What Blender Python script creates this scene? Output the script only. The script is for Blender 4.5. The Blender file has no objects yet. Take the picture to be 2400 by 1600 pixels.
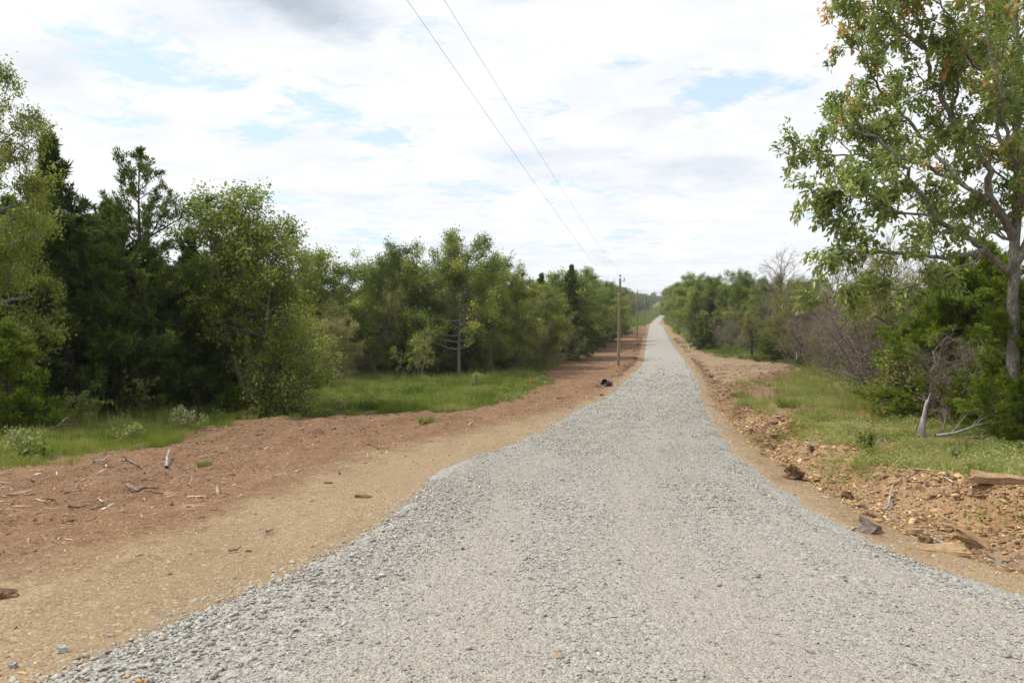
import bpy, bmesh, math, random
import numpy as np
from mathutils import Vector, Matrix
R = math.radians
SC = bpy.context.scene
COL = SC.collection

# ------------------------------------------------------------------ camera
F = 2400 * 26.0 / 36.0            # focal length in pixels of the 2400 px wide photograph
PITCH = math.atan(103 / F)
CP, SP = math.cos(PITCH), math.sin(PITCH)
EYE = 1.9
cam_d = bpy.data.cameras.new("camera"); cam = bpy.data.objects.new("camera", cam_d); COL.objects.link(cam)
cam_d.lens = 26; cam_d.sensor_width = 36; cam_d.clip_start = 0.05; cam_d.clip_end = 12000
cam.location = (0, 0, EYE); cam.rotation_euler = (R(90) - PITCH, 0, 0)
SC.camera = cam

# ------------------------------------------------------------------ sun, sky, exposure
SUN_AZ, SUN_EL = R(-80), R(57)     # azimuth from +Y towards +X (negative: left)
sun_dir = Vector((math.sin(SUN_AZ) * math.cos(SUN_EL), math.cos(SUN_AZ) * math.cos(SUN_EL), math.sin(SUN_EL)))
sl = bpy.data.lights.new("sun", 'SUN'); sl.energy = 3.4; sl.angle = R(10); sl.color = (1, 0.95, 0.87)
so = bpy.data.objects.new("sun", sl); COL.objects.link(so)
so.rotation_euler = sun_dir.to_track_quat('Z', 'Y').to_euler()
SC.view_settings.view_transform = 'Standard'; SC.view_settings.look = 'None'
SC.view_settings.exposure = 0.19; SC.view_settings.gamma = 1

def build_world():
    w = bpy.data.worlds.new("World"); SC.world = w; w.use_nodes = True
    nt = w.node_tree; N = nt.nodes; L = nt.links; N.clear()
    def nd(t, **k):
        n = N.new(t)
        for a, b in k.items(): setattr(n, a, b)
        return n
    def m(op, a, b=None, c=None, clamp=False):
        n = nd('ShaderNodeMath', operation=op, use_clamp=clamp)
        for i, v in enumerate((a, b, c)):
            if v is None: continue
            if isinstance(v, (int, float)): n.inputs[i].default_value = v
            else: L.new(v, n.inputs[i])
        return n.outputs[0]
    out = nd('ShaderNodeOutputWorld'); bg = nd('ShaderNodeBackground'); L.new(bg.outputs[0], out.inputs[0])
    sky = nd('ShaderNodeTexSky', sky_type='NISHITA', sun_disc=False, sun_elevation=SUN_EL, sun_rotation=SUN_AZ)
    sky.air_density = 1.0; sky.dust_density = 2.0
    tc = nd('ShaderNodeTexCoord'); sp = nd('ShaderNodeSeparateXYZ'); L.new(tc.outputs['Generated'], sp.inputs[0])
    X, Y, Z = sp.outputs
    zz = m('MAXIMUM', Z, 0.0)
    den = m('ADD', zz, 0.15)
    cx = m('DIVIDE', X, den); cy = m('DIVIDE', Y, den)
    cv = nd('ShaderNodeCombineXYZ'); L.new(cx, cv.inputs[0]); L.new(cy, cv.inputs[1])
    def noise(scale, detail, rough, dist, off=(0, 0, 0), stretch=(1, 1, 1)):
        mp = nd('ShaderNodeMapping'); mp.inputs['Location'].default_value = off; mp.inputs['Scale'].default_value = stretch
        L.new(cv.outputs[0], mp.inputs[0])
        n = nd('ShaderNodeTexNoise'); n.inputs['Scale'].default_value = scale; n.inputs['Detail'].default_value = detail
        n.inputs['Roughness'].default_value = rough; n.inputs['Distortion'].default_value = dist
        L.new(mp.outputs[0], n.inputs['Vector']); return n.outputs['Fac']
    yy = m('MAXIMUM', Y, 0.12)
    n_warp = noise(3.2, 6, 0.62, 0.3, (7, 3, 0)); n_warp2 = noise(3.2, 6, 0.62, 0.3, (1, 9, 4))
    u = m('ADD', m('DIVIDE', X, yy), m('MULTIPLY', m('SUBTRACT', n_warp, 0.5), 0.16))
    v = m('ADD', m('DIVIDE', Z, yy), m('MULTIPLY', m('SUBTRACT', n_warp2, 0.5), 0.10))
    def blobs(lst):
        tot = None
        for px, py, rx, ry, a in lst:
            du = m('MULTIPLY', m('SUBTRACT', u, (px - 1200) / F), F / rx)
            dv = m('MULTIPLY', m('SUBTRACT', v, (697 - py) / F), F / ry)
            r2 = m('ADD', m('MULTIPLY', du, du), m('MULTIPLY', dv, dv))
            g = m('MULTIPLY', m('POWER', 2.718, m('MULTIPLY', r2, -1.0)), a)
            tot = g if tot is None else m('ADD', tot, g)
        return tot if lst[0][0] != 410 else m('MULTIPLY', tot, .72)
    blue = blobs([(410, 165, 150, 55, .8), (345, 235, 65, 60, .6), (640, 300, 170, 45, .8), (740, 245, 110, 32, .6), (880, 335, 130, 28, .8),
                  (1690, 210, 150, 38, .9), (1570, 240, 90, 26, .6), (1400, 170, 110, 24, .4), (1290, 450, 170, 14, .5),
                  (860, 545, 120, 40, .6), (1960, 500, 90, 60, .55), (560, 470, 260, 18, .4), (1100, 440, 160, 14, .5), (300, 60, 80, 40, .3),
                  (1830, 180, 80, 30, .4), (1450, 560, 260, 18, .5), (1000, 600, 200, 20, .4)])
    dark = blobs([(710, 25, 150, 52, .85), (805, 80, 70, 36, .55), (1500, 290, 90, 34, .28), (1640, 410, 210, 40, .26), (140, 170, 130, 60, .22),
                  (1300, 390, 200, 30, .14), (1240, 10, 120, 22, .22), (1420, 605, 60, 8, .25), (950, 470, 200, 25, .12)])
    nf = noise(3.4, 11, 0.66, 0.25, (3, 5, 0), (1, 1.15, 1))
    cov = m('SUBTRACT', m('ADD', m('MULTIPLY', m('SUBTRACT', nf, 0.5), 2.9), 0.62), blue)
    cov = m('MULTIPLY', m('ADD', cov, -0.04), 2.9, clamp=True)
    # thin veil so that the open sky is never fully blue
    cov = m('ADD', m('MULTIPLY', cov, 0.92), 0.06)
    low = m('SUBTRACT', 1.0, m('MULTIPLY', zz, 7.0, clamp=True), clamp=True)
    nd2 = noise(2.3, 8, 0.6, 0.2, (11, 2, 0), (1, 1.3, 1))
    shade = m('MULTIPLY', m('SUBTRACT', nd2, 0.40), 1.8, clamp=True)
    shade = m('ADD', m('MULTIPLY', shade, 0.44), dark, clamp=True)
    cr = nd('ShaderNodeValToRGB'); L.new(shade, cr.inputs[0])
    e = cr.color_ramp.elements
    e[0].position = 0; e[0].color = (0.935, 0.935, 0.945, 1); e[1].position = 1; e[1].color = (0.44, 0.49, 0.56, 1)
    x = cr.color_ramp.elements.new(0.35); x.color = (0.72, 0.76, 0.82, 1)
    skm = nd('ShaderNodeVectorMath', operation='SCALE'); L.new(sky.outputs[0], skm.inputs[0]); skm.inputs['Scale'].default_value = 0.06
    add = nd('ShaderNodeVectorMath', operation='ADD'); L.new(skm.outputs[0], add.inputs[0]); add.inputs[1].default_value = (0.45, 0.56, 0.66)
    mx = nd('ShaderNodeMix', data_type='RGBA'); L.new(cov, mx.inputs['Factor']); L.new(add.outputs[0], mx.inputs['A']); L.new(cr.outputs[0], mx.inputs['B'])
    mh = nd('ShaderNodeMix', data_type='RGBA'); L.new(m('MULTIPLY', low, 0.25), mh.inputs['Factor']); L.new(mx.outputs['Result'], mh.inputs['A'])
    mh.inputs['B'].default_value = (0.80, 0.86, 0.90, 1)
    L.new(mh.outputs['Result'], bg.inputs['Color']); bg.inputs['Strength'].default_value = 1.0
    w.cycles.sampling_method = 'MANUAL'; w.cycles.sample_map_resolution = 512
build_world()
cy = SC.cycles
cy.max_bounces = 6; cy.diffuse_bounces = 3; cy.glossy_bounces = 2; cy.transmission_bounces = 3; cy.transparent_max_bounces = 4
cy.use_denoising = True; cy.denoiser = 'OPENIMAGEDENOISE'; cy.denoising_input_passes = 'RGB_ALBEDO_NORMAL'; cy.denoising_prefilter = 'ACCURATE'
cy.sample_clamp_indirect = 4.0
cy.caustics_reflective = False; cy.caustics_refractive = False

# ------------------------------------------------------------------ tags
def tag(o, label=None, cat=None, group=None, kind=None):
    if label: o['label'] = label
    if cat: o['category'] = cat
    if group: o['group'] = group
    if kind: o['kind'] = kind
    return o
def empty(name, loc, rz=0, sc=(1, 1, 1)):
    o = bpy.data.objects.new(name, None); COL.objects.link(o)
    o.location = loc; o.rotation_euler = (0, 0, rz); o.scale = sc; o.empty_display_size = 0.2
    return o
def link(name, me, parent=None, loc=None, rot=None):
    o = bpy.data.objects.new(name, me); COL.objects.link(o)
    if parent is not None: o.parent = parent
    if loc is not None: o.location = loc
    if rot is not None: o.rotation_euler = rot
    return o
def make_mesh(name, V, T, mat, attrs=None, smooth=False):
    V = np.asarray(V, dtype=np.float32); T = np.asarray(T, dtype=np.int32)
    me = bpy.data.meshes.new(name); k = T.shape[1]
    me.vertices.add(len(V)); me.vertices.foreach_set('co', V.ravel())
    me.loops.add(T.size); me.loops.foreach_set('vertex_index', T.ravel())
    me.polygons.add(len(T)); me.polygons.foreach_set('loop_start', np.arange(0, T.size, k, dtype=np.int32))
    if smooth: me.polygons.foreach_set('use_smooth', np.ones(len(T), dtype=bool))
    me.update(calc_edges=True)
    for a, arr in (attrs or {}).items():
        at = me.attributes.new(a, 'FLOAT', 'POINT'); at.data.foreach_set('value', np.asarray(arr, dtype=np.float32))
    if mat: me.materials.append(mat)
    return me

# ------------------------------------------------------------------ noise and terrain
def hash2(ix, iy, seed):
    h = (ix.astype(np.int64) * 374761393 + iy.astype(np.int64) * 668265263 + seed * 1442695041) & 0xFFFFFFFF
    h = ((h ^ (h >> 13)) * 1274126177) & 0xFFFFFFFF
    return ((h ^ (h >> 16)) & 0xFFFFFF) / float(0xFFFFFF)
def vnoise(x, y, seed=0):
    xi = np.floor(x); yi = np.floor(y); fx = x - xi; fy = y - yi
    fx = fx * fx * (3 - 2 * fx); fy = fy * fy * (3 - 2 * fy)
    a = hash2(xi, yi, seed); b = hash2(xi + 1, yi, seed); c = hash2(xi, yi + 1, seed); d = hash2(xi + 1, yi + 1, seed)
    return (a * (1 - fx) + b * fx) * (1 - fy) + (c * (1 - fx) + d * fx) * fy
def fbm(x, y, seed=0, oct=4, rough=0.5):
    s = 0; a = 1; t = 0
    for i in range(oct):
        s = s + a * vnoise(x * 2 ** i + 17.3 * i, y * 2 ** i - 9.1 * i, seed + i); t += a; a *= rough
    return s / t
def sstep(a, b, x):
    t = np.clip((x - a) / (b - a), 0, 1); return t * t * (3 - 2 * t)

_D = [-60, -20, 0, 4, 9.5, 17, 26, 34, 50, 75, 100, 140, 200, 240, 280, 320, 400, 500, 700, 900, 1200, 2600]
_Z = [.2, 1.2, 1.9, 2.15, 2.58, 3.45, 4.3, 4.95, 5.8, 6.97, 7.25, 7.67, 8.35, 9.0, 10.2, 11.2, 12, 12.2, 11.8, 9, 6.9, 4]
_yt = np.arange(-60, 2600, 0.5); _zt = np.interp(_yt, _D, _Z)
_k = np.exp(-0.5 * (np.arange(-12, 13) / 5.0) ** 2); _k /= _k.sum()
_zt = np.convolve(np.pad(_zt, 12, mode='edge'), _k, mode='valid')
def prof(y): return EYE - np.interp(y, _yt, _zt)
def xof(px, y, z=None):
    """world x of photograph column px at world depth y."""
    if z is None: z = float(prof(y))
    return (px - 1200) / F * (y * CP - (z - EYE) * SP)
def zof(py, y):
    v = (800 - py) / F
    return EYE + y * (v * CP - SP) / (CP + v * SP)
def yof(py):
    """depth at which the ground profile is seen on photograph row py."""
    ys = np.concatenate([np.arange(2.5, 80, 0.02), np.arange(80, 1500, .25)]); zs = prof(ys)
    up = ys * SP + (zs - EYE) * CP; dp = ys * CP - (zs - EYE) * SP
    rows = 800 - F * up / dp
    i = np.argmax(rows <= py); return float(ys[i])
def G(px, py):
    y = yof(py); return (float(xof(px, y)), y)

def line(pts, ext=None):
    P = [G(a, b) for a, b in pts]
    return np.array(P)
ROAD_L = np.vstack([[(-16, -60), (-9, -16), (-4.2, -2)], line([(41, 1586), (240, 1514), (408, 1438), (485, 1412), (628, 1343), (673, 1326), (816, 1280), (842, 1249), (908, 1193), (964, 1157), (1000, 1111), (1046, 1086), (1200, 1040), (1275, 1008), (1330, 969), (1428, 923), (1480, 880), (1508, 847), (1512, 806)]),
                    [(xof(1519, 165), 165), (xof(1522, 225), 225), (xof(1524, 300), 300), (xof(1535, 400), 400), (xof(1549, 520), 520), (xof(1563, 600), 600), (xof(1600, 750), 750), (xof(1680, 1200), 1200)]])
ROAD_R = np.vstack([[(22, -60), (13, -16), (8.5, -2), (6.2, 2.5)], line([(2400, 1418), (2276, 1357), (2041, 1265), (1908, 1194), (1827, 1133), (1745, 1071), (1684, 1000), (1643, 934), (1638, 898), (1622, 862), (1602, 837), (1577, 806)]),
                    [(xof(1562, 165), 165), (xof(1555, 225), 225), (xof(1545, 300), 300), (xof(1549, 400), 400), (xof(1560, 520), 520), (xof(1576, 600), 600), (xof(1612, 750), 750), (xof(1690, 1200), 1200)]])
RED_L = np.vstack([[(-30, -40), (-12, -5)], line([(0, 1316), (204, 1255), (490, 1173), (653, 1112), (847, 1066), (1020, 1020), (1204, 980), (1320, 955), (1400, 915), (1455, 870), (1490, 835), (1500, 800)]),
                   [(xof(1512, 170), 170), (xof(1516, 225), 225), (xof(1517, 300), 300), (xof(1543, 500), 500), (xof(1599, 750), 750), (xof(1675, 1200), 1200)]])
GRASS_L = np.vstack([[(-40, -60), (-16, 2)], line([(0, 1098), (204, 1070), (408, 1025), (530, 990), (714, 980), (918, 970), (1082, 965), (1225, 934), (1286, 893), (1262, 868), (1345, 833), (1400, 800)]),
                     [(xof(1425, 150), 150), (xof(1436, 190), 190), (xof(1495, 214), 214), (xof(1514, 240), 240), (xof(1518, 300), 300), (xof(1530, 400), 400), (xof(1545, 500), 500), (xof(1560, 600), 600), (xof(1598, 750), 750), (xof(1675, 1200), 1200)]])
DIRT_R = np.vstack([[(26, -40), (12, -2), (7.5, 4)], line([(2400, 1195), (2245, 1172), (2040, 1112), (1908, 1030), (1785, 980), (1735, 950), (1735, 918), (1790, 895), (1885, 872), (1895, 862), (1795, 848), (1690, 836), (1640, 820), (1620, 800)]),
                    [(xof(1590, 160), 160), (xof(1572, 215), 215), (xof(1558, 300), 300), (xof(1556, 400), 400), (xof(1562, 520), 520), (xof(1580, 600), 600), (xof(1615, 750), 750), (xof(1700, 1200), 1200)]])
def relax(A, ylim=45):
    ys = np.concatenate([A[A[:, 1] < 2.8][:, 1], np.arange(3.2, ylim, .8), A[A[:, 1] >= ylim][:, 1]]); xs = np.interp(ys, A[:, 1], A[:, 0])
    for _ in range(2): xs[3:-3] = np.where((ys[3:-3] > 3.5) & (ys[3:-3] < ylim - 1), (xs[2:-4] + 2 * xs[3:-3] + xs[4:-2]) / 4, xs[3:-3])
    xs = xs + .22 * (fbm(ys / 1.6, ys * 0 + 3, 5, 3) - .5) * sstep(3, 8, ys)
    return np.stack([xs, ys], 1)
ROAD_L = relax(ROAD_L); ROAD_R = relax(ROAD_R)
for A in (ROAD_L, ROAD_R, RED_L, GRASS_L, DIRT_R):      # keep the depths rising
    A[:, 1] = np.maximum.accumulate(A[:, 1] + np.arange(len(A)) * 1e-3)

def sdist(A, x, y):
    """distance to a polyline, positive on its right-hand (+x) side."""
    x = np.asarray(x, float); y = np.asarray(y, float); shp = x.shape; x = x.ravel(); y = y.ravel()
    best = np.full(x.shape, 1e9)
    for (x0, y0), (x1, y1) in zip(A[:-1], A[1:]):
        dx, dy = x1 - x0, y1 - y0; L2 = dx * dx + dy * dy + 1e-9
        t = np.clip(((x - x0) * dx + (y - y0) * dy) / L2, 0, 1)
        best = np.minimum(best, (x - x0 - t * dx) ** 2 + (y - y0 - t * dy) ** 2)
    s = np.sign(x - np.interp(y, A[:, 1], A[:, 0])); s[s == 0] = 1
    return (s * np.sqrt(best)).reshape(shp)
def road_in(x, y): return np.minimum(sdist(ROAD_L, x, y), -sdist(ROAD_R, x, y))
def veg_in(x, y): return np.maximum(-sdist(GRASS_L, x, y), sdist(DIRT_R, x, y))
def red_in(x, y): return -sdist(RED_L, x, y)

def detail(x, y, ri, vi, rd, fine=True):
    """relief on top of the long profile."""
    off = sstep(0.0, 1.3, -ri); right = (sdist(ROAD_R, x, y) > 0)
    z = off * 0.05 * (fbm(x / 3.0, y / 3.0, 5, 3) - 0.5)
    # churned soil, tracked along the road
    a = (x * 0.30 + y * 0.954); b = (x * 0.954 - y * 0.30)
    fade = sstep(75, 35, y)
    rough = sstep(-0.3, 1.2, rd) * sstep(0.3, -0.6, vi) * (~right)
    ridge = 1 - np.abs(2 * fbm(b / 1.3, a / 5.0, 21, 3) - 1)
    z = z + rough * (0.26 * (ridge - 0.6) + 0.26 * (fbm(x / .7, y / 1.0, 31, 4, .6) - .5)) * fade
    z = z + off * (~right) * (1 - sstep(-.5, .8, rd)) * .09 * (1 - np.abs(2 * fbm(b / .9, a / 6.0, 27, 3) - 1) - .6) * fade
    z = z + off * (~right) * (0.018 + .05 * rough) * (fbm(x / .25, y / .3, 37, 3) - .5)
    # right verge: shallow ditch, rubble berm, raised bank
    d = sdist(ROAD_R, x, y); near = sstep(95, 60, y) * sstep(1, 6, y)
    bx = fbm(x / 2.2, y / 2.2, 41, 3) - 0.5
    ditch = -0.16 * np.exp(-((d - 1.1) / 0.55) ** 2)
    berm = (0.36 + 0.35 * bx) * np.exp(-((vi + 0.35 + bx) / 0.6) ** 2)
    z = z + right * near * (ditch * sstep(0.1, 0.7, d) + berm * sstep(0.5, 1.4, d) + 0.12 * sstep(-0.2, 1.5, vi))
    rub = right * near * sstep(0.5, 1.3, d) * sstep(1.2, -0.4, vi)
    z = z + rub * (0.34 * (fbm(x / .6, y / .6, 43, 4, .62) - .5) + 0.07 * (vnoise(x / .11, y / .11, 47) - .5))
    far_d = right * sstep(26, 34, y) * sstep(120, 90, y) * sstep(0.5, 1.5, d) * sstep(.3, -.5, vi)
    z = z + far_d * 0.16 * (fbm(x / 1.2, y / 1.2, 53, 3) - .5)
    z = z + sstep(0.2, 2.5, vi) * 0.16 * (fbm(x / 2.4, y / 2.4, 61, 3) - 0.4)
    # spoil heap beside the first pole
    for cx_, cy_, r, h in ((xof(1455, 68), 68, 1.3, .35), (xof(1490, 98), 98, 1.5, .35), (xof(1478, 84), 84, 1.3, .25), (xof(1420, 50), 50, .8, .16)):
        z = z + h * np.exp(-((x - cx_) ** 2 + (y - cy_) ** 2 / 3) / r ** 2) * (.6 + .8 * vnoise(x / .4, y / .4, 77)) * off
    z = z - 0.05 * sstep(0.02, 0.35, ri)
    return z
def ground_z(x, y):
    x = np.atleast_1d(np.asarray(x, float)); y = np.atleast_1d(np.asarray(y, float))
    return prof(y) + detail(x, y, road_in(x, y), veg_in(x, y), red_in(x, y))
def gz(x, y): return float(ground_z(x, y)[0])
def road_z(x, y, ri):
    b = sdist(ROAD_L, x, y)
    return prof(y) - 0.03 + 0.09 * sstep(-0.02, 0.45, ri) + 0.03 * (fbm(x / .9, y / 2.2, 91, 3) - .5) * sstep(0, .5, ri) + 0.02 * (fbm(x / .12, y / .12, 95, 3) - .5) * sstep(0, .3, ri) * sstep(40, 15, y)

# ------------------------------------------------------------------ materials
MATS = {}
class NT:
    def __init__(s, name):
        s.m = bpy.data.materials.new(name); s.m.use_nodes = True; s.t = s.m.node_tree; s.N = s.t.nodes; s.L = s.t.links
        s.N.clear(); s.out = s.N.new('ShaderNodeOutputMaterial'); MATS[name] = s.m
    def n(s, t, **k):
        x = s.N.new(t)
        for a, b in k.items():
            if a == 'ins':
                for i, v in b.items():
                    if isinstance(v, bpy.types.NodeSocket): s.L.new(v, x.inputs[i])
                    else: x.inputs[i].default_value = v
            else: setattr(x, a, b)
        return x
    def math(s, op, a, b=0.0, clamp=False):
        x = s.n('ShaderNodeMath', operation=op, use_clamp=clamp)
        for i, v in enumerate((a, b)):
            if isinstance(v, (int, float)): x.inputs[i].default_value = v
            else: s.L.new(v, x.inputs[i])
        return x.outputs[0]
    def mix(s, f, a, b):
        x = s.n('ShaderNodeMix', data_type='RGBA')
        for i, v in (('Factor', f), ('A', a), ('B', b)):
            if isinstance(v, bpy.types.NodeSocket): s.L.new(v, x.inputs[i])
            elif i == 'Factor': x.inputs[i].default_value = v
            else: x.inputs[i].default_value = (*v, 1)
        return x.outputs['Result']
    def ramp(s, f, stops, interp='LINEAR'):
        x = s.n('ShaderNodeValToRGB'); s.L.new(f, x.inputs[0]); cr = x.color_ramp; cr.interpolation = interp
        while len(cr.elements) < len(stops): cr.elements.new(0.5)
        for e, (p, c) in zip(cr.elements, stops): e.position = p; e.color = (*c, 1) if len(c) == 3 else c
        return x.outputs[0]
    def noise(s, scale, detail=3, rough=.5, vec=None, dist=0):
        x = s.n('ShaderNodeTexNoise'); x.inputs['Scale'].default_value = scale; x.inputs['Detail'].default_value = detail
        x.inputs['Roughness'].default_value = rough; x.inputs['Distortion'].default_value = dist
        if vec: s.L.new(vec, x.inputs['Vector'])
        return x.outputs['Fac']
    def voro(s, scale, vec=None, feature='F1'):
        x = s.n('ShaderNodeTexVoronoi', feature=feature); x.inputs['Scale'].default_value = scale
        if vec: s.L.new(vec, x.inputs['Vector'])
        return x
    def coords(s, scale=(1, 1, 1), rot=(0, 0, 0)):
        t = s.n('ShaderNodeTexCoord'); mp = s.n('ShaderNodeMapping'); mp.inputs['Scale'].default_value = scale; mp.inputs['Rotation'].default_value = rot
        s.L.new(t.outputs['Object'], mp.inputs[0]); return mp.outputs[0]
    def attr(s, name):
        return s.n('ShaderNodeAttribute', attribute_name=name).outputs['Fac']
    def bump(s, h, strength=.5, dist=.02, normal=None):
        x = s.n('ShaderNodeBump'); x.inputs['Strength'].default_value = strength; x.inputs['Distance'].default_value = dist
        s.L.new(h, x.inputs['Height'])
        if normal: s.L.new(normal, x.inputs['Normal'])
        return x.outputs[0]
    def bsdf(s, color, rough=.9, normal=None, spec=.3, metal=0):
        x = s.n('ShaderNodeBsdfPrincipled')
        if isinstance(color, tuple): x.inputs['Base Color'].default_value = (*color, 1)
        else: s.L.new(color, x.inputs['Base Color'])
        if isinstance(rough, (int, float)): x.inputs['Roughness'].default_value = rough
        else: s.L.new(rough, x.inputs['Roughness'])
        x.inputs['Specular IOR Level'].default_value = spec; x.inputs['Metallic'].default_value = metal
        if normal: s.L.new(normal, x.inputs['Normal'])
        return x.outputs[0]
    def done(s, sh): s.L.new(sh, s.out.inputs[0]); return s.m

def mat_ground():
    n = NT('ground'); v = n.coords()
    red = n.attr('red'); veg = n.attr('veg'); lit = n.attr('litter')
    n1 = n.noise(1.1, 6, .6, v); n2 = n.noise(9, 5, .65, v); n3 = n.noise(45, 3, .6, v)
    vo = n.voro(34, v); vo2 = n.voro(90, v); vsep = n.n('ShaderNodeSeparateColor', ins={0: vo.outputs['Color']}); v2sep = n.n('ShaderNodeSeparateColor', ins={0: vo2.outputs['Color']})
    grain = n.math('ADD', n.math('MULTIPLY', v2sep.outputs[0], .5), n.math('MULTIPLY', n3, .5))
    tan = n.ramp(grain, [(.2, (.160, .114, .070)), (.5, (.284, .212, .132)), (.8, (.41, .322, .21))])
    tan = n.mix(n.math('MULTIPLY', n1, .5), tan, (.285, .20, .115))
    rd = n.ramp(grain, [(.2, (.110, .062, .037)), (.5, (.218, .128, .074)), (.85, (.33, .21, .125))])
    rd = n.mix(n.math('MULTIPLY', n.math('SUBTRACT', n1, .35), 1.2, True), rd, (.165, .090, .052))
    wob = n.math('MULTIPLY', n.math('SUBTRACT', n.math('ADD', n.math('MULTIPLY', n1, .6), n.math('MULTIPLY', n2, .4)), .5), 2.2)
    f = n.math('ADD', n.math('MULTIPLY', red, 1.0), wob)
    f = n.ramp(f, [(.25, (0, 0, 0)), (.75, (1, 1, 1))])
    rd = n.mix(n.math('MULTIPLY', n.attr('bank'), .8), rd, n.ramp(grain, [(.2, (.18, .083, .036)), (.5, (.36, .185, .082)), (.85, (.52, .31, .155))]))
    soil = n.mix(f, tan, rd)
    soil = n.mix(n.math('MULTIPLY', n.attr('bank'), n.math('MULTIPLY', n1, .9)), soil, n.ramp(grain, [(.2, (.17, .080, .037)), (.5, (.33, .165, .076)), (.85, (.48, .28, .14))]))
    st = n.noise(1.6, 5, .65, n.coords((1, .11, 1), (0, 0, R(17))))
    soil = n.mix(n.math('MULTIPLY', n.ramp(st, [(.46, (0, 0, 0)), (.66, (1, 1, 1))]), .42), soil, n.mix(red, (.20, .145, .09), (.115, .066, .04)))
    chip = n.ramp(vsep.outputs[1], [(.90, (0, 0, 0)), (.93, (1, 1, 1))])
    soil = n.mix(n.math('MULTIPLY', chip, .55), soil, n.mix(red, (.46, .36, .23), (.36, .23, .14)))
    soil = n.mix(n.math('MULTIPLY', n.ramp(n2, [(.56, (0, 0, 0)), (.75, (1, 1, 1))]), .55), soil, (.10, .066, .042))
    g = n.ramp(n.noise(3.0, 5, .7, v), [(.25, (.075, .080, .028)), (.5, (.13, .14, .045)), (.75, (.21, .185, .085))])
    vf = n.math('ADD', veg, n.math('MULTIPLY', n.math('SUBTRACT', n.noise(.9, 5, .65, v), .5), 2.4))
    vf = n.ramp(n.math('ADD', n.math('MULTIPLY', vf, .7), .25, True), [(.1, (0, 0, 0)), (.8, (1, 1, 1))])
    c = n.mix(n.math('MULTIPLY', vf, .85), soil, g)
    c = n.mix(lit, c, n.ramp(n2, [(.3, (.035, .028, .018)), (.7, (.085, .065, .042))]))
    h = n.math('ADD', n.math('MULTIPLY', n2, 1.2), n.math('ADD', n.math('MULTIPLY', n3, .5), n.math('MULTIPLY', vo.outputs['Distance'], -.35)))
    n.done(n.bsdf(c, .95, n.bump(h, .8, .03), .15))
def mat_road():
    n = NT('gravel_road'); v = n.coords(); dust = n.attr('dust')
    a = n.voro(26, v); b = n.voro(62, v); c_ = n.voro(130, v)
    sa = n.n('ShaderNodeSeparateColor', ins={0: a.outputs['Color']}); sb = n.n('ShaderNodeSeparateColor', ins={0: b.outputs['Color']}); sc = n.n('ShaderNodeSeparateColor', ins={0: c_.outputs['Color']})
    t = n.math('ADD', n.math('MULTIPLY', sa.outputs[0], .34), n.math('ADD', n.math('MULTIPLY', sb.outputs[0], .33), n.math('MULTIPLY', sc.outputs[0], .33)))
    col = n.ramp(t, [(.12, (.115, .112, .103)), (.38, (.262, .256, .238)), (.62, (.38, .37, .342)), (.9, (.52, .505, .465))])
    warm = n.ramp(sb.outputs[1], [(.80, (0, 0, 0)), (.86, (1, 1, 1))])
    col = n.mix(n.math('MULTIPLY', warm, .4), col, (.42, .34, .26))
    n1 = n.noise(.55, 5, .6, v); n2 = n.noise(3.5, 4, .6, v)
    df = n.math('ADD', n.math('MULTIPLY', dust, 1.25), n.math('MULTIPLY', n.math('SUBTRACT', n2, .5), 1.1))
    fine = n.ramp(n.math('ADD', n.math('MULTIPLY', sc.outputs[0], .6), n.math('MULTIPLY', n.noise(160, 2, .5, v), .4)), [(.2, (.235, .208, .172)), (.5, (.355, .322, .272)), (.8, (.455, .42, .36))])
    col = n.mix(n.math('MULTIPLY', df, .8, True), col, fine)
    edge = n.math('SUBTRACT', 1, n.math('MULTIPLY', a.outputs['Distance'], 1.0))
    h = n.math('ADD', n.math('MULTIPLY', edge, .7), n.math('ADD', n.math('MULTIPLY', b.outputs['Distance'], -.6), n.math('MULTIPLY', sa.outputs[2], .3)))
    h = n.math('ADD', h, n.math('MULTIPLY', n2, .4))
    n.done(n.bsdf(col, .93, n.bump(h, .9, .022), .2))
def mat_tint(name, stops, rough=.9, spec=.2, noise=None, bumps=None, transl=0.0, tcol=None, rnd=0.0):
    """colour from the mesh attribute «tint» through a ramp; rnd varies it from copy to copy."""
    n = NT(name); t = n.attr('tint')
    if rnd:
        oi = n.n('ShaderNodeObjectInfo'); t = n.math('ADD', t, n.math('MULTIPLY', n.math('SUBTRACT', oi.outputs['Random'], .5), rnd))
    c = n.ramp(t, stops)
    nm = None
    if noise:
        v = n.coords(); nz = n.noise(noise, 4, .6, v); c = n.mix(n.math('MULTIPLY', nz, .5), c, n.mix(.5, c, (.05, .045, .04)))
        if bumps: nm = n.bump(nz, .6, bumps)
    sh = n.bsdf(c, rough, nm, spec)
    if transl:
        tr = n.n('ShaderNodeBsdfTranslucent'); n.L.new(n.mix(.5, c, tcol) if tcol else c, tr.inputs[0])
        ms = n.n('ShaderNodeMixShader'); ms.inputs[0].default_value = transl; n.L.new(sh, ms.inputs[1]); n.L.new(tr.outputs[0], ms.inputs[2]); sh = ms.outputs[0]
    n.done(sh); return n.m
def mat_bark(name, c0, c1, c2, scale=14, stretch=(1, 1, .25), patch=None):
    n = NT(name); v = n.coords(stretch); a = n.noise(scale, 5, .7, v); b = n.noise(scale * .25, 3, .6, v)
    c = n.ramp(a, [(.3, c0), (.52, c1), (.72, c2)])
    if patch: c = n.mix(n.ramp(b, [(.5, (0, 0, 0)), (.62, (1, 1, 1))]), c, patch)
    n.done(n.bsdf(c, .95, n.bump(a, .9, .03), .1)); return n.m
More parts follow.
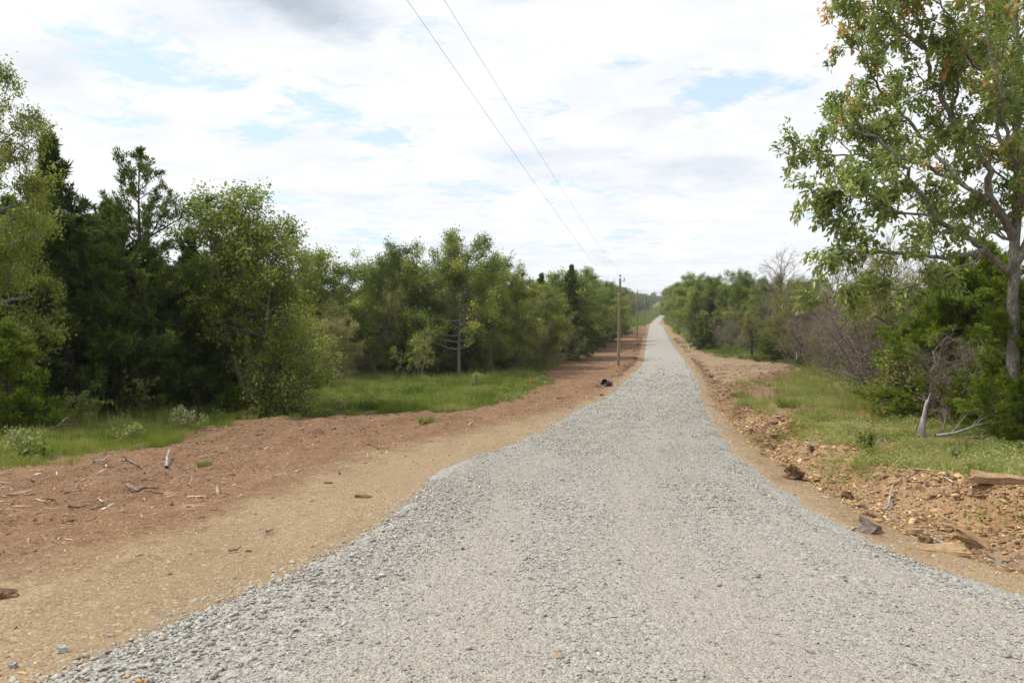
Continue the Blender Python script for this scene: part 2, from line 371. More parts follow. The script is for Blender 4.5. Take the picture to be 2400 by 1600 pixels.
def mat_plain(name, col, rough=.7, spec=.3, metal=0, noise=None, col2=None, scale=(1, 1, 1), bump=0):
    n = NT(name)
    if noise:
        v = n.coords(scale); a = n.noise(noise, 4, .6, v); c = n.ramp(a, [(.3, col), (.7, col2)])
        n.done(n.bsdf(c, rough, n.bump(a, .5, bump) if bump else None, spec, metal))
    else: n.done(n.bsdf(col, rough, None, spec, metal))
    return n.m
mat_ground(); mat_road()
M = MATS
mat_tint('gravel_stone', [(0, (0.0927, 0.0886, 0.0833)), (0.15, (0.2023, 0.1973, 0.1809)), (0.5, (0.354, 0.3422, 0.304)), (0.8, (0.472, 0.455, 0.4018)), (0.86, (0.4215, 0.3463, 0.2533)), (0.93, (0.3203, 0.2174, 0.1592)), (0.97, (0.2023, 0.1208, 0.1013)), (1, (0.5226, 0.3221, 0.1448))], .85, .25)
mat_tint('shale_chip', [(0, (0.126, 0.075, 0.0405)), (0.3, (0.2835, 0.165, 0.081)), (0.6, (0.4515, 0.295, 0.144)), (0.85, (0.609, 0.42, 0.216)), (1, (0.693, 0.53, 0.324))], .9, .15)
mat_tint('soil_clod', [(0, (.10, .056, .033)), (.5, (.20, .118, .070)), (1, (.31, .205, .125))], .95, .1, noise=30)
mat_tint('wood_chip', [(0, (.16, .10, .065)), (.5, (.42, .29, .19)), (1, (.70, .58, .45))], .85, .2)
mat_tint('leaf_oak', [(0, (0.0624, 0.0854, 0.0119)), (0.4, (0.1525, 0.1928, 0.0269)), (0.75, (0.2564, 0.2867, 0.0436)), (1, (0.4019, 0.3782, 0.0713))], .42, 0.28, transl=0.36, tcol=(.25, .38, .04), rnd=0.5)
mat_tint('leaf_olive', [(0, (0.0927, 0.0952, 0.0246)), (0.45, (0.1916, 0.1904, 0.051)), (0.8, (0.2966, 0.2744, 0.0924)), (1, (0.4079, 0.3472, 0.1408))], .5, 0.3, transl=0.36, tcol=(.28, .32, .06), rnd=0.4)
mat_tint('leaf_cedar', [(0, (0.0425, 0.0672, 0.0106)), (0.45, (0.0975, 0.144, 0.0176)), (0.8, (0.1688, 0.216, 0.0264)), (1, (0.2875, 0.288, 0.0396))], .6, .3, transl=0.3, tcol=(.14, .22, .02), rnd=0.5)
mat_tint('leaf_cedar_bright', [(0, (0.0741, 0.1063, 0.008)), (0.45, (0.1582, 0.2079, 0.0144)), (0.8, (0.2275, 0.2772, 0.024)), (1, (0.3165, 0.3326, 0.04))], .6, .3, transl=0.38, tcol=(.2, .32, .02), rnd=0.3)
mat_tint('leaf_hickory', [(0, (0.1168, 0.1597, 0.0408)), (0.35, (0.2258, 0.283, 0.0714)), (0.66, (0.3661, 0.4064, 0.1173)), (0.74, (0.4673, 0.4355, 0.0918)), (0.8, (0.6542, 0.3049, 0.0867)), (1, (0.8567, 0.4209, 0.1326))], .35, 0.45, transl=0.48, tcol=(.26, .36, .06))
mat_tint('grass_blade', [(0, (0.0784, 0.1135, 0.0189)), (0.35, (0.1568, 0.2043, 0.0326)), (0.6, (0.252, 0.2781, 0.0601)), (0.8, (0.3472, 0.3179, 0.1115)), (1, (0.4816, 0.4087, 0.1973))], .6, .3, transl=0.42, tcol=(.25, .38, .03))
mat_tint('weed_leaf', [(0, (0.0874, 0.1224, 0.0206)), (0.35, (0.1803, 0.2394, 0.0393)), (0.6, (0.3059, 0.3298, 0.1028)), (0.85, (0.4588, 0.4362, 0.1963)), (1, (0.6118, 0.5746, 0.3553))], .6, .3, transl=0.38, tcol=(.3, .38, .08))
mat_tint('flower_head', [(0, (.24, .29, .15)), (1, (.46, .50, .36))], .8, .2)
mat_tint('twig', [(0, (.080, .062, .045)), (.5, (.185, .150, .112)), (1, (.33, .285, .23))], .9, .1)
mat_bark('bark_brown', (.045, .035, .028), (.10, .08, .065), (.19, .16, .13))
mat_bark('bark_grey', (.10, .085, .07), (.21, .185, .16), (.36, .33, .29))
mat_bark('bark_hickory', (.07, .062, .052), (.24, .22, .185), (.44, .42, .36), 26, (1, 1, .45), (.13, .115, .10))
mat_bark('bark_dark', (.028, .022, .02), (.06, .047, .04), (.11, .09, .075))
mat_bark('bleached_wood', (.14, .12, .11), (.36, .34, .34), (.62, .60, .60), 22, (1, 1, .12))
mat_bark('dead_stick', (.10, .07, .05), (.27, .20, .15), (.44, .35, .27), 24, (1, 1, 1))
mat_bark('pole_wood', (.125, .095, .062), (.245, .19, .125), (.38, .30, .205), 9, (1.5, 1.5, .06))
mat_bark('sandstone', (.19, .12, .07), (.35, .235, .135), (.50, .37, .22), 7, (1, 1, 3))
mat_bark('pale_stone', (.26, .27, .27), (.38, .39, .39), (.50, .51, .50), 12, (1, 1, 1))
mat_bark('pinkstone', (.20, .12, .08), (.33, .21, .15), (.45, .31, .23), 7, (1, 1, 3))
mat_bark('slate', (.11, .085, .07), (.21, .17, .14), (.30, .28, .28), 9, (1, 1, 3))
mat_bark('clod', (.10, .06, .035), (.18, .115, .07), (.27, .18, .11), 9, (1, 1, 1))
mat_plain('porcelain', (.035, .035, .04), .3, .6)
mat_plain('steel', (.30, .31, .32), .5, .5, .8)
mat_plain('wire', (.42, .43, .45), .5, .5, .3)
mat_plain('black_plastic', (.012, .012, .014), .35, .5)
mat_plain('grey_plastic', (.11, .115, .12), .5, .5)
mat_plain('stake_paint', (.62, .16, .09), .7, .2, 0, 30, (.75, .30, .20))
mat_plain('orange_plastic', (.75, .17, .06), .6, .3)
mat_plain('white_metal', (.72, .74, .76), .5, .4)
mat_plain('post_green', (.03, .035, .03), .8, .2)

# ------------------------------------------------------------------ ground and road
def add_ground():
    ys = [-60, -45, -32, -22, -15, -10, -6.5, -4, -2, -.5, .8, 1.8]
    y = 2.5
    while y < 2550: ys.append(y); y *= 1.0068 if y < 120 else 1.02
    ys = np.array(ys)
    u = np.concatenate([np.linspace(-3.2, -.82, 26)[:-1], np.linspace(-.82, .82, 500), np.linspace(.82, 3.2, 26)[1:]])
    Y, U = np.meshgrid(ys, u, indexing='ij'); X = U * (np.maximum(Y, 0) + 5)
    ri = road_in(X, Y); vi = veg_in(X, Y); rd = red_in(X, Y)
    Z = prof(Y) + detail(X, Y, ri, vi, rd)
    right = sdist(ROAD_R, X, Y) > 0
    red = np.where(right, .30 + .5 * sstep(1.5, .0, -vi) * sstep(14, 30, Y) + .35 * sstep(-.2, .8, vi) + .35 * (fbm(X / 1.6, Y / 1.6, 3, 3) - .5), sstep(-2.0, .9, rd))
    red = np.clip(red + (~right) * .5 * (fbm(X / 2.0, Y / 2.6, 151, 4, .6) - .5) * sstep(2.5, .5, np.abs(rd)), 0, 1)
    bank = right * sstep(.7, 1.6, sdist(ROAD_R, X, Y)) * sstep(32, 15, Y)
    far = sstep(140, 230, Y); red = red * (1 - .35 * far)
    veg = np.clip(vi, -2.2, 2.2)
    bare = fbm(X / 2.2, Y / 2.2, 71, 3)                    # bare soil showing among the weeds on the right
    veg = np.where(right & (Y < 60), veg - .7 - 1.9 * sstep(.42, .50, bare) * sstep(12, 1, vi), veg)
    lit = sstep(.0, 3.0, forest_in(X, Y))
    ny, nx = X.shape; idx = np.arange(ny * nx).reshape(ny, nx)
    Q = np.stack([idx[:-1, :-1], idx[:-1, 1:], idx[1:, 1:], idx[1:, :-1]], -1).reshape(-1, 4)
    me = make_mesh('ground', np.stack([X, Y, Z], -1).reshape(-1, 3), Q, M['ground'], {'red': red.ravel(), 'veg': veg.ravel(), 'litter': lit.ravel(), 'bank': bank.ravel()}, True)
    tag(link('ground', me), kind='structure')
FOREST_L = np.array([(-45, -60), (-24, 5), (xof(-100, 25), 25), (xof(300, 27.5), 27.5), (xof(600, 30), 30), (xof(690, 50), 50), (xof(1180, 60), 60), (xof(1270, 70), 70), (xof(1345, 92), 92), (xof(1408, 140), 140), (xof(1425, 175), 175), (xof(1405, 230), 230), (xof(1400, 300), 300), (xof(1425, 380), 380), (xof(1452, 450), 450), (xof(1490, 560), 560), (xof(1516, 720), 720), (xof(1528, 900), 900), (xof(1532, 1200), 1200)])
FOREST_R = np.array([(45, -60), (17, 5), (13.5, 17), (xof(2140, 27), 27), (xof(1985, 50), 50), (xof(1868, 76), 76), (xof(1790, 88), 88), (xof(1700, 114), 114), (xof(1615, 136), 136), (xof(1590, 180), 180), (xof(1572, 240), 240), (xof(1562, 320), 320), (xof(1568, 500), 500), (xof(1565, 700), 700), (xof(1560, 1200), 1200)])
def forest_in(x, y): return np.maximum(-sdist(FOREST_L, x, y), sdist(FOREST_R, x, y))
add_ground()

def dustmask(X, Y):
    """wheel-worn fines: two tracks along the road and wide pans on the apron."""
    l = np.interp(Y, ROAD_L[:, 1], ROAD_L[:, 0]); r = np.interp(Y, ROAD_R[:, 1], ROAD_R[:, 0]); s = (X - l) / (r - l)
    w = fbm(X / 1.5, Y / 4.0, 101, 3) - .5
    tr = np.exp(-((s - .30 + .12 * w) / .085) ** 2) + np.exp(-((s - .60 + .12 * w) / .085) ** 2) + .5 * np.exp(-((s - .80 + .1 * w) / .05) ** 2)
    n = fbm(X / 2.2, Y / 4.5, 103, 4)
    tr = tr * .75 + .6 * sstep(.55, .68, fbm(s * 16, Y / 9.0, 107, 3)) * sstep(.08, .2, s) * sstep(.95, .85, s)
    near = sstep(26, 7, Y)
    return np.clip(tr * (.6 + .4 * near) * (.3 + 1.0 * n) + .3 * sstep(.55, .75, n) * near, 0, .68) * sstep(0, .7, road_in(X, Y))
def add_road():
    ys = list(np.linspace(-55, 2.2, 26)); y = 2.4
    while y < 1150: ys.append(y); y *= 1.006 if y < 100 else 1.015
    ys = np.array(ys); nn = 150
    s = np.linspace(0, 1, nn); s = s * s * (3 - 2 * s) * .5 + s * .5
    l = np.interp(ys, ROAD_L[:, 1], ROAD_L[:, 0]); r = np.interp(ys, ROAD_R[:, 1], ROAD_R[:, 0])
    l = l + .30 * (fbm(ys / 1.1, ys * 0, 7, 4, .6) - .5) * sstep(2, 6, ys); r = r + .30 * (fbm(ys / 1.1, ys * 0 + 5, 8, 4, .6) - .5) * sstep(2, 6, ys)
    Y = np.repeat(ys[:, None], nn, 1); X = l[:, None] + (r - l)[:, None] * s[None, :]
    e = np.minimum(s, 1 - s)[None, :] * (r - l)[:, None]
    Z = road_z(X, Y, e)
    idx = np.arange(X.size).reshape(X.shape)
    Q = np.stack([idx[:-1, :-1], idx[:-1, 1:], idx[1:, 1:], idx[1:, :-1]], -1).reshape(-1, 4)
    me = make_mesh('gravel_road', np.stack([X, Y, Z], -1).reshape(-1, 3), Q, M['gravel_road'], {'dust': dustmask(X, Y).ravel()}, True)
    tag(link('gravel_road', me), kind='structure')
add_road()

# ------------------------------------------------------------------ scattering small shapes into one mesh
def hull(n, seed, flat=1.0, elong=1.0):
    rg = random.Random(seed); bm = bmesh.new()
    for i in range(n):
        v = Vector((rg.gauss(0, 1), rg.gauss(0, 1), rg.gauss(0, 1))).normalized() * rg.uniform(.8, 1.1)
        bm.verts.new((v.x * .5 * elong, v.y * .5, v.z * .5 * flat))
    g = bmesh.ops.convex_hull(bm, input=bm.verts)
    bmesh.ops.delete(bm, geom=[x for x in set(g['geom_interior']) | set(g['geom_unused']) if isinstance(x, bmesh.types.BMVert)], context='VERTS')
    bmesh.ops.triangulate(bm, faces=bm.faces); bm.verts.ensure_lookup_table(); bm.verts.index_update()
    V = np.array([v.co[:] for v in bm.verts]); T = np.array([[v.index for v in f.verts] for f in bm.faces]); bm.free()
    return V, T
def rotmats(rz, tilt, az):
    c, s = np.cos(rz), np.sin(rz); n = len(rz)
    A = np.zeros((n, 3, 3)); A[:, 0, 0] = c; A[:, 0, 1] = -s; A[:, 1, 0] = s; A[:, 1, 1] = c; A[:, 2, 2] = 1
    kx, ky = np.cos(az), np.sin(az); ct, st = np.cos(tilt), np.sin(tilt)
    B = np.zeros((n, 3, 3))
    B[:, 0, 0] = ct + kx * kx * (1 - ct); B[:, 0, 1] = kx * ky * (1 - ct); B[:, 0, 2] = ky * st
    B[:, 1, 0] = kx * ky * (1 - ct); B[:, 1, 1] = ct + ky * ky * (1 - ct); B[:, 1, 2] = -kx * st
    B[:, 2, 0] = -ky * st; B[:, 2, 1] = kx * st; B[:, 2, 2] = ct
    return B @ A
def merge(protos, P, S, RM, tint, rg, tvar=0.0):
    """protos: (V, T[, tint per vertex]); placed at P with scale S (N or Nx3), rotation RM; returns V, T, tint."""
    which = rg.integers(0, len(protos), len(P)); VV, TT, CC = [], [], []; base = 0
    if np.ndim(S) == 1: S = np.repeat(S[:, None], 3, 1)
    for k, pr in enumerate(protos):
        i = np.nonzero(which == k)[0]
        if not len(i): continue
        v = pr[0][None] * S[i][:, None, :]
        v = np.einsum('nij,nkj->nki', RM[i], v) + P[i][:, None, :]
        nv = len(pr[0]); t = pr[1][None] + (np.arange(len(i)) * nv)[:, None, None] + base
        c = np.repeat(tint[i], nv)
        if len(pr) > 2: c = c + np.tile(pr[2], len(i))
        VV.append(v.reshape(-1, 3)); TT.append(t.reshape(-1, 3)); CC.append(c); base += len(i) * nv
    return np.concatenate(VV), np.concatenate(TT), np.concatenate(CC)
def frame(X, Y, Z, m=60):
    """rough test: inside the picture (plus a margin) seen from the photograph's side."""
    dp = Y * CP - (Z - EYE) * SP; up = Y * SP + (Z - EYE) * CP
    px = 1200 + F * X / dp; py = 800 - F * up / dp
    return (dp > 1) & (px > -m * 6) & (px < 2400 + m * 6) & (py < 1600 + m * 4)

def coarse(X, Y):
    return np.maximum(sstep(.42, .60, fbm(X / 1.3 + 40, Y / 3.2, 141, 3)), sstep(1.9, .5, sdist(ROAD_L, X, Y)) * sstep(12, 7, Y)) * (1 - .8 * dustmask(X, Y))
def add_gravel():
    rg = np.random.default_rng(11)
    prot = [hull(9, 100 + i, rg.uniform(.4, .8), rg.uniform(1, 1.6)) for i in range(12)]
    PP, SS = [], []
    y = 2.6
    while y < 85:
        y2 = y * 1.12
        l = float(min(np.interp([y, y * 1.12], ROAD_L[:, 1], ROAD_L[:, 0]))) - .6; r = float(max(np.interp([y, y * 1.12], ROAD_R[:, 1], ROAD_R[:, 0]))) + .6
        l = max(l, -.85 * (y + 1)); r = min(r, .85 * (y + 1)); area = (r - l) * (y2 - y)
        s0 = max(.018, .0017 * y); n = int(area * .70 / (s0 * s0 * 1.15) * (1 - float(sstep(14, 78, y)) * .97))
        x = rg.uniform(l, r, n); yy = rg.uniform(y, y2, n)
        ri = road_in(x, yy); d = dustmask(x, yy)
        cl = fbm(x / .8, yy / 1.6, 111, 3)
        keep = (rg.random(n) < np.clip(1.15 - .8 * d, .25, 1) * np.clip(.55 + 1.2 * (cl - .4), .25, 1)) & (ri > .05 - .5 * rg.random(n) ** 7 - .25 * (cl - .4))
        x, yy, cl, d = x[keep], yy[keep], cl[keep], d[keep]
        s = s0 * np.exp(rg.normal(0, .38, len(x))) * (.80 + .48 * coarse(x, yy)) * (1 - .25 * d)
        big = rg.random(len(x)) < .012; s = np.where(big, s * 2.0, s); s = np.minimum(s, max(.066, .0030 * y))
        PP.append(np.stack([x, yy, np.zeros_like(x)], 1)); SS.append(s); y = y2
    P = np.concatenate(PP); S = np.concatenate(SS)
    ri = road_in(P[:, 0], P[:, 1])
    P[:, 2] = np.maximum(road_z(P[:, 0], P[:, 1], ri), prof(P[:, 1]) - .01) + S * rg.uniform(-.05, .22, len(S))
    n = len(P); rm = rotmats(rg.uniform(0, 6.28, n), np.abs(rg.normal(0, .35, n)), rg.uniform(0, 6.28, n))
    t = np.clip(rg.normal(.53, .18, n), .02, .80); odd = rg.random(n) < .055; t = np.where(odd, rg.uniform(.84, 1, n), t)
    V, T, C = merge(prot, P, S, rm, t, rg)
    print('gravel', n, len(T))
    tag(link('loose_gravel', make_mesh('loose_gravel', V, T, M['gravel_stone'], {'tint': C})), kind='stuff')
add_gravel()

def add_chips():
    rg = np.random.default_rng(12)
    prot = [hull(7, 200 + i, rg.uniform(.10, .3), rg.uniform(1, 2.2)) for i in range(10)]
    PP, SS, KK = [], [], []
    y = 3.2
    while y < 70:
        y2 = y * 1.12
        l = float(np.interp(y, GRASS_L[:, 1], GRASS_L[:, 0])) - 1; r = float(np.interp(y, DIRT_R[:, 1], DIRT_R[:, 0])) + 2.5
        l = max(l, -.85 * (y + 1)); r = min(r, .85 * (y + 1)); area = (r - l) * (y2 - y)
        s0 = max(.017, .0018 * y); n = int(area * .30 / (s0 * s0))
        x = rg.uniform(l, r, n); yy = rg.uniform(y, y2, n)
        ri = road_in(x, yy); vi = veg_in(x, yy); rd = red_in(x, yy); right = sdist(ROAD_R, x, yy) > 0
        cl = fbm(x / .7, yy / .7, 121, 3)
        rub = right & (sdist(ROAD_R, x, yy) > .5) & (vi < 1.6)
        pr = np.where(right, np.where(rub, 1.6, .42), np.where(rd > 0, .5, .30)) * np.clip(.4 + 2.2 * (cl - .4), .1, 1.2)
        keep = (rg.random(n) < pr) & (ri < -.02) & (vi < 1.8 * rg.random(n))
        x, yy, rub, rd, right = x[keep], yy[keep], rub[keep], rd[keep], right[keep]
        s = s0 * np.exp(rg.normal(0, .42, len(x))) * np.where(rub, 1.2 + .9 * sstep(32, 22, yy), 1.0); s = np.minimum(s, np.where(rub & (yy < 30), .26, .08) + .001 * y)
        t = np.where(right, rg.normal(.62, .2, len(x)) - .3 * sstep(22, 40, yy), np.where(rd > 0, rg.normal(.38, .22, len(x)), rg.normal(.62, .2, len(x))))
        PP.append(np.stack([x, yy, np.zeros_like(x)], 1)); SS.append(s); KK.append(t); y = y2
    P = np.concatenate(PP); S = np.concatenate(SS); t = np.clip(np.concatenate(KK), 0, 1)
    P[:, 2] = ground_z(P[:, 0], P[:, 1]) + S * .02
    n = len(P); rm = rotmats(rg.uniform(0, 6.28, n), np.abs(rg.normal(0, .28, n)), rg.uniform(0, 6.28, n))
    V, T, C = merge(prot, P, S, rm, t, rg)
    print('chips', n, len(T))
    tag(link('shale_chips', make_mesh('shale_chips', V, T, M['shale_chip'], {'tint': C})), kind='stuff')
    # broken slabs of the rubble bank
    n = 12000; y = 5 * np.exp(rg.random(n) * math.log(40 / 5)); x = np.interp(y, ROAD_R[:, 1], ROAD_R[:, 0]) + rg.uniform(.4, 4.5, n); vi = veg_in(x, y); d = -road_in(x, y)
    k = (vi < .5) & (d > .45) & (rg.random(n) < .25 + 1.2 * (fbm(x / 1.0, y / 1.0, 181, 3) - .35)); x, y = x[k], y[k]; n = len(x)
    S = np.minimum(np.exp(rg.normal(math.log(.065), .5, n)), .24); P = np.stack([x, y, ground_z(x, y) + S * .05], 1)
    rm = rotmats(rg.uniform(0, 6.28, n), np.abs(rg.normal(0, .45, n)), rg.uniform(0, 6.28, n))
    V, T, C = merge([hull(8, 350 + i, rg.uniform(.18, .42), rg.uniform(1, 2.0)) for i in range(10)], P, S, rm, np.clip(rg.normal(.55, .2, n), 0, 1), rg)
    tag(link('broken_slabs', make_mesh('broken_slabs', V, T, M['shale_chip'], {'tint': C})), kind='stuff')
    # splinters of shredded wood over the cleared strip
    n = 24000; y = 7 * np.exp(rg.random(n) * math.log(95 / 7)); x = rg.uniform(-1, 1, n) * (y * .8 + 2)
    rd = red_in(x, y); vi = veg_in(x, y); right = sdist(ROAD_R, x, y) > 0
    k = (road_in(x, y) < -.3) & (vi < .6) & ((rd > -.8 * rg.random(n)) | (right & (rg.random(n) < .35))) & (fbm(x / 1.5, y / 1.5, 131, 3) > rg.uniform(.25, .7, n))
    x, y = x[k], y[k]; n = len(x)
    Lg = np.exp(rg.normal(math.log(.10), .55, n)) * (1 + y / 60); W = Lg * rg.uniform(.06, .16, n) + .003
    S = np.stack([Lg, W, W * .5], 1); P = np.stack([x, y, ground_z(x, y) + W * .3], 1)
    rm = rotmats(rg.uniform(0, 6.28, n), np.abs(rg.normal(0, .22, n)), rg.uniform(0, 6.28, n))
    V, T, C = merge([hull(7, 300 + i, 1, 1) for i in range(4)], P, S, rm, rg.random(n) ** .8, rg)
    tag(link('wood_splinters', make_mesh('wood_splinters', V, T, M['wood_chip'], {'tint': C})), kind='stuff')
add_chips()
def add_clods():
    rg = np.random.default_rng(14); n = 90000
    y = 6 * np.exp(rg.random(n) * math.log(140 / 6)); x = rg.uniform(-1, 1, n) * (y * .75 + 1.5)
    ri = road_in(x, y); vi = veg_in(x, y); rd = red_in(x, y); right = sdist(ROAD_R, x, y) > 0; d = np.abs(ri)
    a = (x * 0.30 + y * 0.954); b = (x * 0.954 - y * 0.30); rows = fbm(b / 1.1, a / 6.0, 161, 3)
    windrow = np.exp(-((d - 1.0) / .5) ** 2) * sstep(40, 55, y) * .9 + np.where(right, np.exp(-((d - 1.0) / .5) ** 2) * sstep(18, 28, y) * .7, 0)
    berm = right * np.exp(-((vi + .35) / .6) ** 2) * sstep(1, 1.6, d)
    p = np.where(right, (.10 + .5 * sstep(24, 34, y)) * sstep(.6, 1.2, d), (.75 * sstep(.50, .66, rows) + .05) * sstep(-.2, .8, rd) + .015) + windrow + berm
    k = (ri < -.35) & (vi < .4) & (rg.random(n) < p * .8); x, y, right = x[k], y[k], right[k]; n = len(x)
    s = np.exp(rg.normal(math.log(.06), .5, n)) * (.7 + y / 70); s = np.minimum(s, .30)
    P = np.stack([x, y, ground_z(x, y) - s * .12], 1); rm = rotmats(rg.uniform(0, 6.28, n), np.abs(rg.normal(0, .3, n)), rg.uniform(0, 6.28, n))
    m = 13000; y2 = 16 * np.exp(rg.random(m) * math.log(140 / 16)); side = rg.random(m) < .5; off = .75 + np.abs(rg.normal(0, .45, m))
    ex = np.where(side, np.interp(y2, ROAD_L[:, 1], ROAD_L[:, 0]) - off, np.interp(y2, ROAD_R[:, 1], ROAD_R[:, 0]) + off)
    lump = fbm(ex / 2.0, y2 / 3.0, 171, 3); kk = (rg.random(m) < sstep(.38, .6, lump)) & (~side | (y2 > 42)) & (road_in(ex, y2) < -.4); ex, y2, side = ex[kk], y2[kk], side[kk]; m = len(ex)
    s2 = np.minimum(np.exp(rg.normal(math.log(.10), .5, m)) * (.8 + y2 / 110), .38)
    P = np.concatenate([P, np.stack([ex, y2, ground_z(ex, y2) - s2 * .08], 1)]); s = np.concatenate([s, s2]); right = np.concatenate([right, ~side]); n = len(P)
    rm = rotmats(rg.uniform(0, 6.28, n), np.abs(rg.normal(0, .3, n)), rg.uniform(0, 6.28, n))
    V, T, C = merge([hull(10, 400 + i, rg.uniform(.5, .9), rg.uniform(1, 1.5)) for i in range(8)], P, s, rm, np.clip(rg.normal(.5, .22, n) + .12 * right, 0, 1), rg)
    tag(link('dirt_clods', make_mesh('dirt_clods', V, T, M['soil_clod'], {'tint': C})), kind='stuff')
add_clods()

# ------------------------------------------------------------------ tubes and leaves
class Tubes:
    def __init__(s): s.V = []; s.T = []; s.C = []; s.n = 0
    def add(s, pts, rad, sides=5, tint=.5):
        P = np.array([tuple(p) for p in pts]); k = len(P); rad = np.asarray(rad, float)
        D = np.gradient(P, axis=0); D /= np.linalg.norm(D, axis=1)[:, None] + 1e-9
        ref = np.array([0, 0, 1.0]) if abs(D[:, 2]).mean() < .8 else np.array([1.0, 0, 0])
        U = np.cross(D, ref); U /= np.linalg.norm(U, axis=1)[:, None] + 1e-9; W = np.cross(D, U)
        a = np.arange(sides) * 2 * math.pi / sides
        ring = (U[:, None] * np.cos(a)[None, :, None] + W[:, None] * np.sin(a)[None, :, None]) * rad[:, None, None] + P[:, None]
        i = np.arange(k * sides).reshape(k, sides) + s.n; j = np.roll(i, -1, 1)
        T = np.concatenate([np.stack([i[:-1], j[:-1], j[1:]], -1).reshape(-1, 3), np.stack([i[:-1], j[1:], i[1:]], -1).reshape(-1, 3)])
        s.V.append(ring.reshape(-1, 3)); s.T.append(T); s.C.append(np.full(k * sides, tint)); s.n += k * sides
        if rad[-1] > .012:      # closed end
            s.V.append(P[-1:]); e = s.n; s.n += 1; s.C.append(np.array([tint]))
            s.T.append(np.stack([i[-1], j[-1], np.full(sides, e)], -1))
    def mesh(s, name, mat, smooth=True):
        return make_mesh(name, np.concatenate(s.V), np.concatenate(s.T), mat, {'tint': np.concatenate(s.C)}, smooth)
def path(rg, p, d, length, n, wander=.15, up=0.0):
    pts = [Vector(p)]; d = Vector(d).normalized(); st = length / n
    for i in range(n):
        d = (d + Vector((rg.gauss(0, wander), rg.gauss(0, wander), rg.gauss(0, wander) + up))).normalized()
        pts.append(pts[-1] + d * st)
    return pts
def at(pts, t):
    f = t * (len(pts) - 1); i = min(int(f), len(pts) - 2); return pts[i].lerp(pts[i + 1], f - i), (pts[i + 1] - pts[i]).normalized()
def around(rg, d, ang, roll=None):
    """direction at angle ang from d."""
    ref = Vector((0, 0, 1)) if abs(d.z) < .9 else Vector((1, 0, 0)); u = d.cross(ref).normalized(); w = d.cross(u)
    a = rg.uniform(0, 6.283) if roll is None else roll
    return (d * math.cos(ang) + (u * math.cos(a) + w * math.sin(a)) * math.sin(ang)).normalized()
LEAF2 = np.array([[0, 0, 0], [.38, .26, .07], [1, 0, 0], [.42, -.26, .07]]), np.array([[0, 2, 1], [0, 3, 2]])
LEAF4 = np.array([[0, 0, 0], [.32, .23, .06], [.72, .16, .02], [1, 0, -.06], [.72, -.16, .02], [.32, -.23, .06], [.5, 0, -.02]]), np.array([[0, 6, 1], [1, 6, 2], [2, 6, 3], [3, 6, 4], [4, 6, 5], [5, 6, 0]])
def leaves(anch, n, size, spread, rg, droop=.25, shape=LEAF2, wid=1.0, out=.5, tvar=.30, up=0.0, svar=.25):
    """anch: array N x 8 (pos, dir, cluster tint, weight)."""
    A = np.asarray(anch); w = A[:, 7] / A[:, 7].sum(); i = rg.choice(len(A), n, p=w)
    P = A[i, :3] + rg.normal(0, spread, (n, 3))
    D = A[i, 3:6] * out + rg.normal(0, .55, (n, 3)); D[:, 2] += up - droop; D /= np.linalg.norm(D, axis=1)[:, None]
    Nn = rg.normal(0, .42, (n, 3)) + A[i, 3:6] * .35; Nn[:, 2] += .85
    B = np.cross(Nn, D); B /= np.linalg.norm(B, axis=1)[:, None] + 1e-9; C = np.cross(D, B)
    s = size * np.exp(rg.normal(0, svar, n))
    L, T = shape; nv = len(L)
    V = P[:, None] + s[:, None, None] * (L[None, :, :1] * D[:, None] + L[None, :, 1:2] * wid * B[:, None] + L[None, :, 2:] * C[:, None])
    T = T[None] + (np.arange(n) * nv)[:, None, None]
    c = np.clip(A[i, 6] * (1 - tvar) + rg.random(n) * tvar, 0, 1)
    return V.reshape(-1, 3), T.reshape(-1, 3), np.repeat(c, nv)

